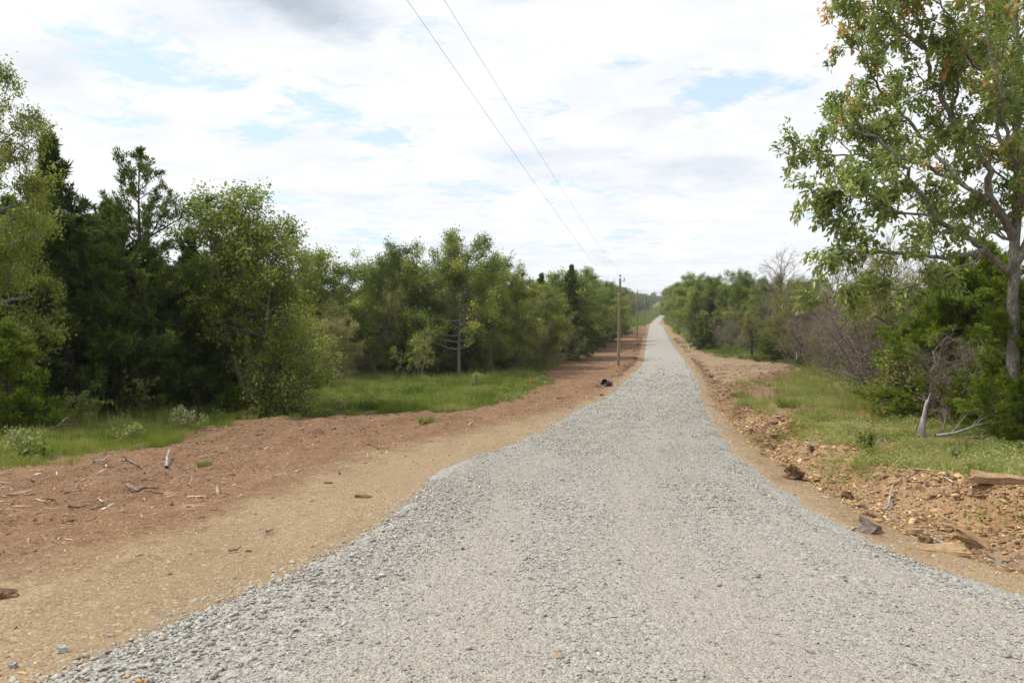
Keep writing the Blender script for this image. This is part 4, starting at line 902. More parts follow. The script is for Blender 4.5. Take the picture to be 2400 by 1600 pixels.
    V, T, C = leaves(an, 47000, .118, .07, r2, .40, LEAF4, .9, .5, .14)
    link('crown', make_mesh('hickory_crown', V, T, M['leaf_hickory'], {'tint': C}), root)
    print('hero anchors', len(an), 'tris', len(T))
hero_tree()

# ------------------------------------------------------------------ far woods as one mass
def far_woods():
    rg = np.random.default_rng(9); P, S, C = [], [], []
    spots = []
    for _ in range(1500):
        y = 330 * math.exp(rg.random() * math.log(1500 / 330)); px = rg.uniform(1330, 1760); x = float(xof(px, y))
        f = float(forest_in(np.array([x]), np.array([y]))[0])
        if y < 1150 and f < 4.0: continue
        spots.append((x, y))
    for y in np.linspace(1160, 1190, 3):
        for px in np.arange(1480, 1620, 3.0): spots.append((float(xof(px, y)), y))
    for x, y in spots:
        h = rg.uniform(7, 10.5); r = rg.uniform(2.6, 4); n = 170; z0 = float(prof(y))
        d = rg.normal(0, 1, (n, 3)); d /= np.linalg.norm(d, axis=1)[:, None]; d *= (rg.random(n) ** .25)[:, None]
        p = d * np.array([r, r, h * .46]) + np.array([x, y, z0 + h * .54]); P.append(p); S.append(np.full(n, rg.uniform(.9, 1.3))); C.append(np.clip(rg.random() * .7 + rg.random(n) * .35, 0, 1))
    P = np.concatenate(P); S = np.concatenate(S); C = np.concatenate(C); n = len(P)
    rm = rotmats(rg.uniform(0, 6.28, n), rg.normal(0, .8, n), rg.uniform(0, 6.28, n))
    V, T, CC = merge([(LEAF2[0] - np.array([.5, 0, 0]), LEAF2[1])], P, np.stack([S, S * 1.5, S], 1), rm, C, rg)
    tag(link('distant_woods', make_mesh('distant_woods', V, T, M['leaf_oak'], {'tint': CC})), kind='stuff')
far_woods()

# ------------------------------------------------------------------ grass and weeds
def tuft(seed, nb, h, w, spread, lean=.35):
    rg = np.random.default_rng(seed); V, T, C = [], [], []
    for b in range(nb):
        a = rg.uniform(0, 6.28); r = spread * rg.random() ** .5; x, y = r * math.cos(a), r * math.sin(a); hh = h * rg.uniform(.5, 1.1); l = lean * rg.uniform(.2, 1.3)
        a2 = a + rg.normal(0, .7); dx, dy = math.cos(a2) * l * hh, math.sin(a2) * l * hh; wx, wy = -math.sin(a2 + 1) * w, math.cos(a2 + 1) * w; i = len(V)
        V += [(x - wx, y - wy, -.02), (x + wx, y + wy, -.02), (x + dx * .35 - wx * .8, y + dy * .35 - wy * .8, hh * .55), (x + dx * .35 + wx * .8, y + dy * .35 + wy * .8, hh * .55), (x + dx, y + dy, hh)]
        T += [(i, i + 1, i + 3), (i, i + 3, i + 2), (i + 2, i + 3, i + 4)]; C += [rg.uniform(-.15, .15)] * 5
    return np.array(V), np.array(T), np.array(C)
def mat_clump(seed, n, r, h, size):
    rg = np.random.default_rng(seed); a = rg.uniform(0, 6.28, n); q = r * rg.random(n) ** .5; z = h * (1 - (q / r) ** 2) * rg.uniform(.35, 1.05, n)
    A = np.stack([q * np.cos(a), q * np.sin(a), z, np.cos(a) * .4, np.sin(a) * .4, np.full(n, .6), np.full(n, .5), np.ones(n)], 1)
    V, T, C = leaves(A, n, size, .01, rg, .0, LEAF2, 1.0, .6, .6); return V, T, (C - .5) * .5
def scatter(name, mat, protos, n, yr, test, size, tintf, seed, wide=.85, power=1.0, minpix=0.0):
    rg = np.random.default_rng(seed); y = (yr[0] ** power + rg.random(n) * (yr[1] ** power - yr[0] ** power)) ** (1 / power); x = rg.uniform(-1, 1, n) * (y * wide + 2)
    ri = road_in(x, y); vi = veg_in(x, y); k = test(x, y, ri, vi, rg); x, y, vi = x[k], y[k], vi[k]
    n = len(x); s = size(x, y, vi, rg); P = np.stack([x, y, ground_z(x, y)], 1)
    rm = rotmats(rg.uniform(0, 6.28, n), np.abs(rg.normal(0, .08, n)), rg.uniform(0, 6.28, n))
    V, T, C = merge(protos, P, s, rm, tintf(x, y, rg), rg)
    print(name, n, len(T)); tag(link(name, make_mesh(name, V, T, M[mat], {'tint': np.clip(C, 0, 1)})), kind='stuff')
def mounds(name, mat, protos, n, per, yr, test, rad, size, tintf, seed, wide=.85):
    """cushions: tufts gathered round common centres, each cushion of one tint and domed in height."""
    rg = np.random.default_rng(seed); y = np.sqrt(yr[0] ** 2 + rg.random(n) * (yr[1] ** 2 - yr[0] ** 2)); x = rg.uniform(-1, 1, n) * (y * wide + 2)
    k = test(x, y, road_in(x, y), veg_in(x, y), rg); x, y = x[k], y[k]; n = len(x); t = tintf(x, y, rg); rr = rg.uniform(*rad, n) * (1 + y / 90); s = rg.uniform(*size, n)
    a = rg.uniform(0, 6.28, (n, per)); q = np.sqrt(rg.random((n, per))); X = (x[:, None] + q * rr[:, None] * np.cos(a)).ravel(); Y = (y[:, None] + q * rr[:, None] * np.sin(a)).ravel()
    S = (s[:, None] * (1.05 - .65 * q ** 2) * rg.uniform(.8, 1.15, (n, per))).ravel(); C = (t[:, None] + rg.normal(0, .05, (n, per))).ravel(); N = len(X)
    P = np.stack([X, Y, ground_z(X, Y)], 1); rm = rotmats(rg.uniform(0, 6.28, N), np.abs(rg.normal(0, .12, N)), rg.uniform(0, 6.28, N))
    V, T, C = merge(protos, P, S, rm, C, rg); print(name, n, len(T))
    tag(link(name, make_mesh(name, V, T, M[mat], {'tint': np.clip(C, 0, 1)})), kind='stuff')
def left(x, y): return x < np.interp(y, ROAD_L[:, 1], ROAD_L[:, 0])
def vegetation():
    near = [tuft(i, 16, .30, .004, .10) for i in range(6)]; far = [tuft(20 + i, 14, .34, .008, .16) for i in range(6)]; vfar = [tuft(30 + i, 12, .5, .02, .35) for i in range(4)]
    stalk = [tuft(40 + i, 10, .8, .004, .12, .18) for i in range(4)]
    g_l = lambda x, y, ri, vi, rg: left(x, y) & (vi > -.3 + 4.0 * (fbm(x / 1.2, y / 1.2, 201, 4, .6) - .45)) & (forest_in(x, y) < 2.5) & (fbm(x / 1.1, y / 1.1, 203, 3) > .40)
    tl = lambda x, y, rg: .42 + 2.0 * (fbm(x / 2.2, y / 2.2, 205, 4, .6) - .47) + rg.normal(0, .13, len(x))
    scatter('grass', 'grass_blade', near, 60000, (11, 31), g_l, lambda x, y, vi, rg: (.2 + 1.4 * fbm(x / 1.2, y / 1.2, 207, 3) ** 1.5 + .4 * sstep(0, 3, vi)) * rg.uniform(.7, 1.2, len(x)), tl, 1, .85, 2)
    scatter('meadow_grass', 'grass_blade', far, 130000, (28, 75), g_l, lambda x, y, vi, rg: (.18 + 1.9 * fbm(x / 1.3, y / 1.3, 209, 3) ** 1.6) * (.45 + .55 * sstep(-.2, 1.5, vi)) * rg.uniform(.7, 1.3, len(x)), tl, 2, .75, 2)
    scatter('roadside_grass', 'grass_blade', vfar, 110000, (70, 760), lambda x, y, ri, vi, rg: (vi > .2 * rg.normal(0, 1, len(x))) & (forest_in(x, y) < 3) & (ri < -1), lambda x, y, vi, rg: (.5 + .0035 * y) * rg.uniform(.6, 1.2, len(x)), lambda x, y, rg: .34 + .6 * (fbm(x / 6, y / 9, 211, 3) - .45) + rg.normal(0, .08, len(x)), 3, .45, 1.3)
    snx, sny = G(2172, 1042)
    g_r = lambda x, y, ri, vi, rg: ((x - snx) ** 2 + ((y - sny + .5) / 1.5) ** 2 > 1.0) & (~left(x, y)) & (vi > -.55 + 4.5 * (fbm(x / 1.1, y / 1.1, 233, 4, .6) - .42)) & (forest_in(x, y) < 2) & (fbm(x / 2.2, y / 2.2, 71, 3) < .50 - .06 * sstep(3, 0, vi) * (y < 60)) & (fbm(x / 1.3, y / 1.3, 213, 3) > np.where(y < 34, .50, .36))
    scatter('bank_grass', 'grass_blade', near, 80000, (6, 36), g_r, lambda x, y, vi, rg: (.12 + 1.25 * fbm(x / 1.1, y / 1.1, 215, 3) ** 1.5) * rg.uniform(.6, 1.2, len(x)), lambda x, y, rg: .72 + 1.5 * (fbm(x / 1.8, y / 1.8, 217, 3) - .45) + rg.normal(0, .13, len(x)), 4, .85, 1.6)
    scatter('verge_grass', 'grass_blade', far, 60000, (34, 135), g_r, lambda x, y, vi, rg: (.6 + .006 * y) * rg.uniform(.6, 1.2, len(x)), lambda x, y, rg: .30 + .35 * sstep(75, 40, y) + .6 * (fbm(x / 2.5, y / 2.5, 219, 3) - .45) + rg.normal(0, .10, len(x)), 5, .6, 1.6)
    scatter('tall_grass', 'grass_blade', stalk, 34000, (12, 75), lambda x, y, ri, vi, rg: (vi > .8) & (left(x, y) | (y > 22)) & (fbm(x / 2.0, y / 2.0, 221, 3) > .53) & (forest_in(x, y) < 1.5) & (forest_in(x, y) > -9), lambda x, y, vi, rg: rg.uniform(.6, 1.15, len(x)), lambda x, y, rg: rg.normal(.62, .2, len(x)), 6, .85, 2)
    mats = [mat_clump(60 + i, 210, .30, .24, .029) for i in range(5)]
    scatter('weeds', 'weed_leaf', mats, 26000, (6, 45), lambda x, y, ri, vi, rg: (~left(x, y)) & (vi > -.55 + 4.5 * (fbm(x / 1.1, y / 1.1, 233, 4, .6) - .42)) & (forest_in(x, y) < .5) & ((x - snx) ** 2 + ((y - sny + .5) / 1.5) ** 2 > 1.0) & (fbm(x / 2.2, y / 2.2, 71, 3) < .48) & (fbm(x / 1.3, y / 1.3, 213, 3) < .54), lambda x, y, vi, rg: rg.uniform(.5, 1.45, len(x)), lambda x, y, rg: .58 + .9 * (fbm(x / 1.4, y / 1.4, 225, 3) - .5) + rg.normal(0, .08, len(x)), 7, .85, 1.6)
    scatter('leafy_weeds', 'weed_leaf', [mat_clump(70 + i, 110, .26, .30, .075) for i in range(5)], 9000, (11, 62), lambda x, y, ri, vi, rg: left(x, y) & (vi > .1) & (forest_in(x, y) < 1.5) & (fbm(x / 1.3, y / 1.3, 227, 3) > .50), lambda x, y, vi, rg: rg.uniform(.5, 1.4, len(x)), lambda x, y, rg: .34 + .9 * (fbm(x / 1.4, y / 1.4, 229, 3) - .5) + rg.normal(0, .10, len(x)), 8, .8, 2)
    edge_r = lambda x, y, ri, vi, rg: (~left(x, y)) & (vi > -.2 + 4.0 * (fbm(x / 1.1, y / 1.1, 233, 4, .6) - .45)) & (forest_in(x, y) < 1) & ((x - snx) ** 2 + ((y - sny + .5) / 1.5) ** 2 > 1.3) & (fbm(x / 2.2, y / 2.2, 71, 3) < .54)
    mounds('grass_cushions', 'grass_blade', near, 1500, 16, (6, 60), edge_r, (.12, .32), (.35, 1.0), lambda x, y, rg: np.where(rg.random(len(x)) < .35, rg.uniform(.25, .42, len(x)), rg.uniform(.6, 1.0, len(x))), 10)
    mounds('weed_cushions', 'weed_leaf', [mat_clump(90 + i, 60, .14, .10, .026) for i in range(4)], 1700, 12, (6, 50), edge_r, (.15, .45), (.7, 1.9), lambda x, y, rg: rg.choice([.2, .35, .5, .6, .7, .8], len(x)) + rg.normal(0, .04, len(x)), 11)
    mounds('meadow_cushions', 'grass_blade', far, 2600, 12, (12, 72), lambda x, y, ri, vi, rg: left(x, y) & (vi > .1 + 2 * (fbm(x / 1.2, y / 1.2, 201, 4, .6) - .45)) & (forest_in(x, y) < 1.5), (.15, .5), (.45, 1.25), lambda x, y, rg: np.where(rg.random(len(x)) < .3, rg.uniform(.6, .9, len(x)), rg.uniform(.15, .5, len(x))), 12)
    # fallen leaves, dry stems and low saplings under the wood's edge
    scatter('undergrowth', 'weed_leaf', [mat_clump(80 + i, 120, .45, .8, .08) for i in range(4)], 5200, (15, 100), lambda x, y, ri, vi, rg: (forest_in(x, y) > -1.0) & (forest_in(x, y) < 7), lambda x, y, vi, rg: rg.uniform(.5, 1.5, len(x)), lambda x, y, rg: .10 + .3 * rg.random(len(x)), 9, .85, 1.5)
vegetation()

# ------------------------------------------------------------------ individual plants on the ground
def weed_plant(name, px, py, h, r, label, flowers=0, tint=.5, n=420, seed=1, leaf=.05):
    y = yof(py); x = float(xof(px, y)); rg = random.Random(seed); tb = Tubes(); an = []
    root = empty(name, (x, y, gz(x, y) - .01)); tag(root, label, 'plant')
    for k in range(9):
        a = rg.uniform(0, 6.28); l = rg.uniform(.15, .75); q = path(rg, (0, 0, 0), (math.cos(a) * l * r / h, math.sin(a) * l * r / h, 1), h * rg.uniform(.7, 1.05), 5, .12, .02)
        tb.add(q, taper(.006, .003, 6), 4, .4)
        for t in (.3, .5, .65, .8, .9, .99):
            p, d = at(q, t); q2 = path(rg, p, around(rg, d, R(50)), r * .4 * (1.1 - t * .5), 3, .2); tb.add(q2, [.004, .003, .003, .002], 3, .4)
            for z in (.4, .7, .99): pp, dd = at(q2, z); an.append((*pp, *dd, min(1, max(0, tint + rg.uniform(-.2, .2))), 1))
    link('stems', tb.mesh(name + '_stem', M['twig']), root); r2 = np.random.default_rng(seed)
    V, T, C = leaves(an, n, leaf, .03, r2); link('foliage', make_mesh(name + '_foliage', V, T, M['weed_leaf'], {'tint': C}), root)
    if flowers:
        top = [a for a in an if a[2] > h * .55]; V, T, C = leaves(top, flowers, .035, .03, r2, -.5, LEAF2, 1.6, .2); link('blossom', make_mesh(name + '_flower', V, T, M['flower_head'], {'tint': C}), root)
weed_plant('flowering_weed', 432, 1018, .68, .5, 'pale greenish white bush at the edge of the dirt below the cedars', 320, .72, 1100, 1)
weed_plant('flowering_weed', 300, 1040, .5, .5, 'pale flowering weed in the grass left of the pale bush', 70, .5, 600, 2)
weed_plant('flowering_weed', 60, 1075, .6, .7, 'white tipped weed in the grass at the left edge', 110, .5, 800, 3)
weed_plant('flowering_weed', 1118, 905, .9, .5, 'white flowering weed in the clearing below the leaning grey trunk', 200, .5, 500, 4, .07)
weed_plant('flowering_weed', 802, 972, .7, .5, 'white flowering weed at the front of the clearing', 130, .5, 500, 5, .06)
weed_plant('flowering_weed', 895, 958, .45, .35, 'small white flowering weed in the middle of the clearing', 150, .5, 300, 6, .06)
weed_plant('small_sapling', 330, 985, 1.7, .6, 'small sapling with yellowish leaves in front of the dark cedar gap', 0, .62, 700, 7, .09)
weed_plant('small_sapling', 180, 1010, 1.2, .8, 'low dull green bush in front of the dark gap under the cedars', 0, .35, 1300, 8, .07)
weed_plant('leafy_weed', 2240, 1105, .28, .10, 'upright yellow green weed on the bare soil of the right bank', 0, .35, 160, 9, .05)
weed_plant('leafy_weed', 2030, 1090, .35, .3, 'bright green weed cluster at the lip of the right bank', 0, .3, 500, 10, .06)
def grass_clump(px, py, s, label, tint, seed):
    y = yof(py); x = float(xof(px, y)); V, T, C = tuft(seed, 160, .34, .006, .20, .5)
    o = link('grass_clump', make_mesh('grass_clump', V, T, M['grass_blade'], {'tint': np.clip(C + tint, 0, 1)}), None, (x, y, gz(x, y))); o.scale = (s * 1.5, s * 1.5, s); tag(o, label, 'grass tuft')
grass_clump(1000, 992, .8, 'lone bright grass tuft on the red dirt below the clearing', .35, 1)
grass_clump(1200, 925, 1.3, 'bright grass tuft at the right end of the clearing near the orange stake', .35, 2)
grass_clump(1150, 945, 1.1, 'yellow green grass tuft left of the orange stake', .5, 3)
grass_clump(1740, 945, 1.5, 'vivid yellow green grass mound at the corner of the right bank', .45, 4)
grass_clump(1848, 962, 1.4, 'vivid green grass mound on the right bank', .4, 5)
grass_clump(1790, 975, 1.2, 'straw coloured grass mound between the two vivid green mounds', .9, 6)
grass_clump(1760, 958, 1.0, 'dull straw tuft just below the yellow green grass mound', .8, 7)
grass_clump(480, 1104, .35, 'tiny green sprig on the red dirt below the pale upright stick', .2, 8)
grass_clump(2305, 1190, .55, 'orange green grass tuft beside the long sandstone block', .5, 9)

# ------------------------------------------------------------------ utility poles and lines
def pole(px, pyb, y, pytop, label, lean=0.0, small=False):
    x = float(xof(px, y)); z = gz(x, y) - .3; h = zof(pytop, y) - z
    root = empty('utility_pole', (x, y, z)); tag(root, label, 'utility pole', 'utility poles along the road'); root.rotation_euler = (0, lean, 0)
    tb = Tubes(); tb.add([(0, 0, h * i / 8) for i in range(9)], taper(.165, .115, 9), 20, .5); link('shaft', tb.mesh('pole_shaft', M['pole_wood']), root)
    c = Tubes(); c.add([(0, 0, h - .10), (0, 0, h + .012), (0, 0, h + .03)], [.123, .123, .06], 16); link('cap', c.mesh('pole_cap', M['steel'], False), root)
    t = Tubes(); t.add([(0, 0, h), (0, 0, h + .22)], [.02, .02], 8); link('pin', t.mesh('insulator_pin', M['steel']), root)
    t = Tubes(); t.add([(0, 0, h + .16), (0, 0, h + .18), (0, 0, h + .24), (0, 0, h + .25), (0, 0, h + .31), (0, 0, h + .32), (0, 0, h + .36)], [.05, .085, .07, .09, .06, .07, .03], 14); link('insulator', t.mesh('insulator', M['porcelain']), root)
    t = Tubes(); t.add([(-.16, 0, h - 1.62), (-.16, 0, h - 1.50)], [.045, .045], 10); t.add([(-.02, 0, h - 1.56), (-.18, 0, h - 1.56)], [.014, .014], 8); link('neutral_clamp', t.mesh('neutral_clamp', M['white_metal']), root)
    if not small:
        t = Tubes(); t.add([(.05, 0, h - .32), (.30, 0, h - .28), (.42, 0, h - .24)], [.018, .018, .015], 8); t.add([(.40, 0, h - .26), (.44, 0, h - .08), (.43, 0, h + .05)], [.035, .05, .02], 10); t.add([(.36, 0, h - .30), (.47, 0, h - .25)], [.03, .03], 8)
        link('fuse_cutout', t.mesh('fuse_cutout', M['grey_plastic']), root)
        t = Tubes(); t.add([(.15, -.02, h * .2), (.14, -.02, h * .5), (.125, -.02, h - .3)], [.008] * 3, 6); link('ground_wire', t.mesh('ground_wire', M['steel']), root)
        t = Tubes(); t.add([(.10, -.06, h - 1.02), (.22, -.06, h - 1.02)], [.03, .03], 8); link('bolt', t.mesh('pole_bolt', M['steel']), root)
    return Vector((x + h * math.sin(lean), y, z + h * math.cos(lean)))
tops = [pole(1449, 858, 75, 652, 'nearest and tallest utility pole beside the gravel road', .012)]
for i, (px, y, tp, lb) in enumerate([(1493, 140, 683, 'second utility pole counting away from the camera'), (1511, 207, 697, 'third utility pole, standing where the bare dirt ends'),
                                     (1522.5, 300, 709, 'fourth utility pole, left one of the pair rising from the dip'), (1527.5, 330, 713, 'fifth utility pole, right one of the pair rising from the dip'), (1544, 480, 709, 'farthest utility pole beside the last bend of the road')]):
    tops.append(pole(px, 0, y, tp, lb, 0, True))
def power_lines():
    t0 = tops[0]
    for nm, drop, dx, lb, A in (('upper_power_line', .38, 0, 'upper electric wire running from the nearest pole over the road', (1041, 16.5, 0)), ('lower_power_line', -1.56, -.17, 'lower neutral wire running from the nearest pole over the road', (954, 14.3, 0))):
        tb = Tubes(); pts = []
        a = Vector((float(xof(A[0], A[1], zof(0, A[1]))), A[1], zof(0, A[1]))); b = t0 + Vector((dx, 0, drop)); d = (a - b)
        for i in range(61):
            s = i / 60 * 1.5; p = b + d * s; sag = .28 * 4 * (s * 1.0) * (1 - s) ; p.z -= sag if s < 1 else -.55 * (s - 1); pts.append(p)
        pts = pts[::-1]
        for k in range(1, len(tops)):
            c = tops[k] + Vector((dx, 0, drop)); p0 = tops[k - 1] + Vector((dx, 0, drop)); L_ = (c - p0).length
            for i in range(1, 13):
                s = i / 12; p = p0.lerp(c, s); p.z -= L_ * .008 * 4 * s * (1 - s) * .5; pts.append(p)
        tb.add(pts, [.0048] * len(pts), 5); o = link(nm, tb.mesh(nm, M['wire'])); tag(o, lb, 'power line')
power_lines()

# ------------------------------------------------------------------ stakes, signs, pipe
def stake(px, py, h, label, mat, w=.045, lean=0):
    y = yof(py); x = float(xof(px, y)); bm = bmesh.new(); bmesh.ops.create_cube(bm, size=1)
    for v in bm.verts: v.co = Vector((v.co.x * w, v.co.y * w * .5, (v.co.z + .5) * (h + .1) - .1))
    lo = [v for v in bm.verts if v.co.z < 0]
    for v in lo: v.co.x *= .3
    bmesh.ops.bevel(bm, geom=bm.edges[:], offset=.003, segments=1); me = bpy.data.meshes.new('survey_stake'); bm.to_mesh(me); bm.free(); me.materials.append(M[mat])
    root = empty('survey_stake', (x, y, gz(x, y))); root.rotation_euler = (0, lean, 0); tag(root, label, 'survey stake'); link('shaft', me, root)
    t = Tubes(); t.add([(0, 0, h * .72), (.03, -.03, h * .66), (.05, -.03, h * .5), (.04, -.02, h * .42)], [.03, .022, .02, .008], 5); link('ribbon', t.mesh('stake_ribbon', M['orange_plastic']), root)
stake(1242, 911, .72, 'pinkish orange survey stake at the right end of the grass clearing', 'stake_paint', .06, .03)
stake(1626, 806, .9, 'small orange marker in the dirt under the light oak on the right', 'orange_plastic', .16, .1)
def posted_sign(px, y, z0, z1, w, post, label, lean=0):
    x = float(xof(px, y)); z = gz(x, y); root = empty('posted_sign', (x, y, z)); tag(root, label, 'sign')
    bm = bmesh.new(); bmesh.ops.create_cube(bm, size=1)
    for v in bm.verts: v.co = Vector((v.co.x * w, v.co.y * .012, v.co.z * (z1 - z0)))
    bmesh.ops.bevel(bm, geom=[e for e in bm.edges], offset=.003, segments=2); me = bpy.data.meshes.new('sign_panel'); bm.to_mesh(me); bm.free(); me.materials.append(M['white_metal'])
    o = link('panel', me, root, (0, -.06, (z0 + z1) / 2), (0, lean, 0))
    t = Tubes(); t.add([(0, 0, -.2), (0, 0, z1 * .75)], [post, post * .9], 8); link('post', t.mesh('sign_post', M['post_green']), root)
posted_sign(1353, 84, 1.0, 1.72, .16, .05, 'white narrow sign on a dark post at the edge of the left wood', -.12)
posted_sign(1866, 68, .75, 1.45, .07, .045, 'thin white strip sign beside the dark tree trunk in the right wood')
def culvert():
    y = yof(905); x = float(xof(1420, y)); z = gz(x, y); root = empty('culvert_pipe', (x, y, z)); root.rotation_euler = (0, 0, R(-10)); tag(root, 'black corrugated culvert pipe end lying open in the dirt beside the road', 'pipe')
    def corr(r, ln, name, mat, parent, loc, rot):
        V, T = [], []; n = 28; k = 26
        prof_ = [(r * (1 + .05 * math.sin(i * 1.6)), ln * i / k) for i in range(k + 1)]; prof_ = prof_ + [(r * .90, ln)] + [(r * (.90 + .02 * math.sin(i * 1.6)), ln * i / k) for i in range(k, -1, -1)]
        prof_ = [(r * 1.10, -.01)] + [(r * 1.10, .02)] + prof_ + [(r * .92, -.01), (r * 1.10, -.01)]
        for rr, h in prof_:
            for j in range(n): a = 2 * math.pi * j / n; V.append((rr * math.cos(a), h, rr * math.sin(a)))
        m_ = len(prof_)
        for i in range(m_ - 1):
            for j in range(n):
                a, b, c, d = i * n + j, i * n + (j + 1) % n, (i + 1) * n + (j + 1) % n, (i + 1) * n + j; T += [(a, b, c), (a, c, d)]
        return link(name, make_mesh(name, V, T, M[mat], None, True), parent, loc, rot)
    corr(.25, .55, 'barrel', 'black_plastic', root, (-.10, 0, .22), (R(-22), 0, R(-38)))
    corr(.20, .35, 'flared_end', 'black_plastic', root, (.16, -.12, .10), (R(-30), R(20), R(30)))
    for r, nm, loc, rot in ((.27, 'rim', (-.10, -.005, .22), (R(-22), 0, R(-38))), (.215, 'rim', (.16, -.125, .10), (R(-30), R(20), R(30)))):
        t = Tubes(); t.add([(r * math.cos(a * math.pi / 12), 0, r * math.sin(a * math.pi / 12)) for a in range(25)], [.014] * 25, 6); link(nm, t.mesh('pipe_rim', M['grey_plastic']), root, loc, rot)
culvert()

# ------------------------------------------------------------------ rocks, logs and sticks
def rock(px, py, dims, rot, label, mat='sandstone', seed=1, sink=.32, name='rock', n=12, cut=True):
    y = yof(py); x = float(xof(px, y)); rg = random.Random(seed); bm = bmesh.new()
    if cut:
        bmesh.ops.create_cube(bm, size=1)
        for v in bm.verts: v.co = Vector((v.co.x * rg.uniform(.7, 1.1) + v.co.z * rg.uniform(-.15, .15), v.co.y * rg.uniform(.6, 1.15), v.co.z * rg.uniform(.6, 1.2)))
    else:
        for i in range(n):
            v = Vector((rg.gauss(0, 1), rg.gauss(0, 1), rg.gauss(0, 1))).normalized() * .55; bm.verts.new(v)
        g = bmesh.ops.convex_hull(bm, input=bm.verts)
    bmesh.ops.triangulate(bm, faces=bm.faces[:])
    bmesh.ops.subdivide_edges(bm, edges=bm.edges[:], cuts=2, use_grid_fill=True); bmesh.ops.triangulate(bm, faces=bm.faces[:])
    for v in bm.verts:
        v.co.x *= dims[0]; v.co.y *= dims[1]; v.co.z *= dims[2]
        v.co += Vector((rg.gauss(0, 1), rg.gauss(0, 1), rg.gauss(0, 1) * .6)) * min(dims) * .10
    me = bpy.data.meshes.new(name); bm.to_mesh(me); bm.free(); me.materials.append(M[mat])
    o = link(name, me, None, (x, y, gz(x, y) + dims[2] * (.5 - sink)), tuple(R(a) for a in rot)); tag(o, label, 'rock'); return o
rock(2036, 1245, (.22, .18, .16), (10, 25, 35), 'wedge shaped brown and blue grey rock at the gravel edge', 'slate', 1)
rock(2350, 1205, (.75, .16, .13), (5, 4, -4), 'long sandstone block under the grass at the right edge', seed=2)
rock(2275, 1248, (.34, .12, .10), (20, 28, -20), 'tilted sandstone block propped over the rubble hollow', seed=3, sink=-.6)
rock(2172, 1158, (.50, .10, .05), (0, 4, -6), 'thin plank like sandstone slab at the lip of the right bank', seed=4)
rock(2215, 1292, (.42, .20, .07), (8, -6, -22), 'flat pointed sandstone slab low in the rubble', seed=5)
rock(2245, 1270, (.22, .14, .08), (-10, 12, 40), 'small flat block beneath the tilted sandstone block', seed=6)
rock(2165, 1268, (.12, .10, .11), (0, 0, 20), 'dark square brown stone left of the tilted block', 'clod', 7)
rock(2220, 1215, (.16, .12, .08), (10, 10, 60), 'triangular reddish stone on the bank face', seed=8)
rock(2137, 1220, (.20, .10, .05), (5, 0, 0), 'flat dark edged slab in the middle of the rubble', seed=9)
rock(2050, 1200, (.16, .10, .07), (0, 15, 10), 'brown paired stone in the upper rubble', 'clod', 10)
rock(1860, 1120, (.36, .26, .30), (10, 20, 50), 'dark mossy lump of earth standing in the ditch', 'clod', 11, .2, 'earth_clod', 14, False)
rock(1800, 1040, (.32, .26, .24), (0, 10, 0), 'round brown earth clod on the right verge', 'clod', 12, .3, 'earth_clod', 14, False)
rock(1738, 1000, (.30, .12, .06), (0, 10, 30), 'bluish slate slab at the corner of the right bank', 'slate', 13)
rock(1902, 1072, (.34, .06, .10), (0, 20, 40), 'thin dark slate blade in the bank', 'slate', 14)
rock(1985, 1150, (.22, .16, .14), (0, 0, 20), 'rounded reddish stone at the foot of the weeds', 'clod', 15, .3, 'rock', 12, False)
rock(1930, 1058, (.14, .10, .16), (0, 25, 10), 'upright pointed brown stone on the berm', 'clod', 16)
rock(1678, 895, (.55, .30, .30), (10, 20, 30), 'pale boulder with a bright top in the dirt right of the road', 'sandstone', 17, .3, 'rock', 13, False)
rock(1668, 880, (.45, .35, .30), (0, 0, 0), 'brown earth clod behind the pale boulder', 'clod', 18, .3, 'earth_clod', 13, False)
rock(1410, 927, (.22, .18, .15), (0, 0, 10), 'reddish clod at the gravel edge in front of the culvert pipe', 'clod', 19, .2, 'earth_clod', 12, False)
rock(10, 1405, (.20, .12, .09), (0, 8, 20), 'reddish brown stone at the left edge on the tan dirt', 'clod', 20, .3, 'rock', 12, False)
rock(30, 1565, (.055, .045, .04), (10, 0, 20), 'pale grey stone off the gravel corner, bottom left', 'pale_stone', 21, .2, 'rock', 12, False)
rock(145, 1528, (.05, .04, .045), (0, 5, 50), 'square grey stone on the tan dirt near the gravel corner', 'pale_stone', 22, .2)
rock(446, 1190, (.34, .16, .035), (0, 0, 10), 'flat pinkish stone on the boundary of red and tan dirt', 'pinkstone', 23, .3, 'rock', 12, False)
rock(390, 1158, (.26, .14, .05), (0, 5, 0), 'flat pinkish stone right of the long grey stick', 'pinkstone', 24, .3, 'rock', 12, False)
rock(850, 1167, (.26, .08, .06), (0, 6, 25), 'dark elongated stone on the tan dirt near the gravel', 'clod', 25, .3, 'rock', 10, False)
rock(770, 1138, (.16, .06, .04), (0, 6, 10), 'small dark stone on the tan dirt uphill of the elongated stone', 'clod', 26, .3, 'rock', 10, False)
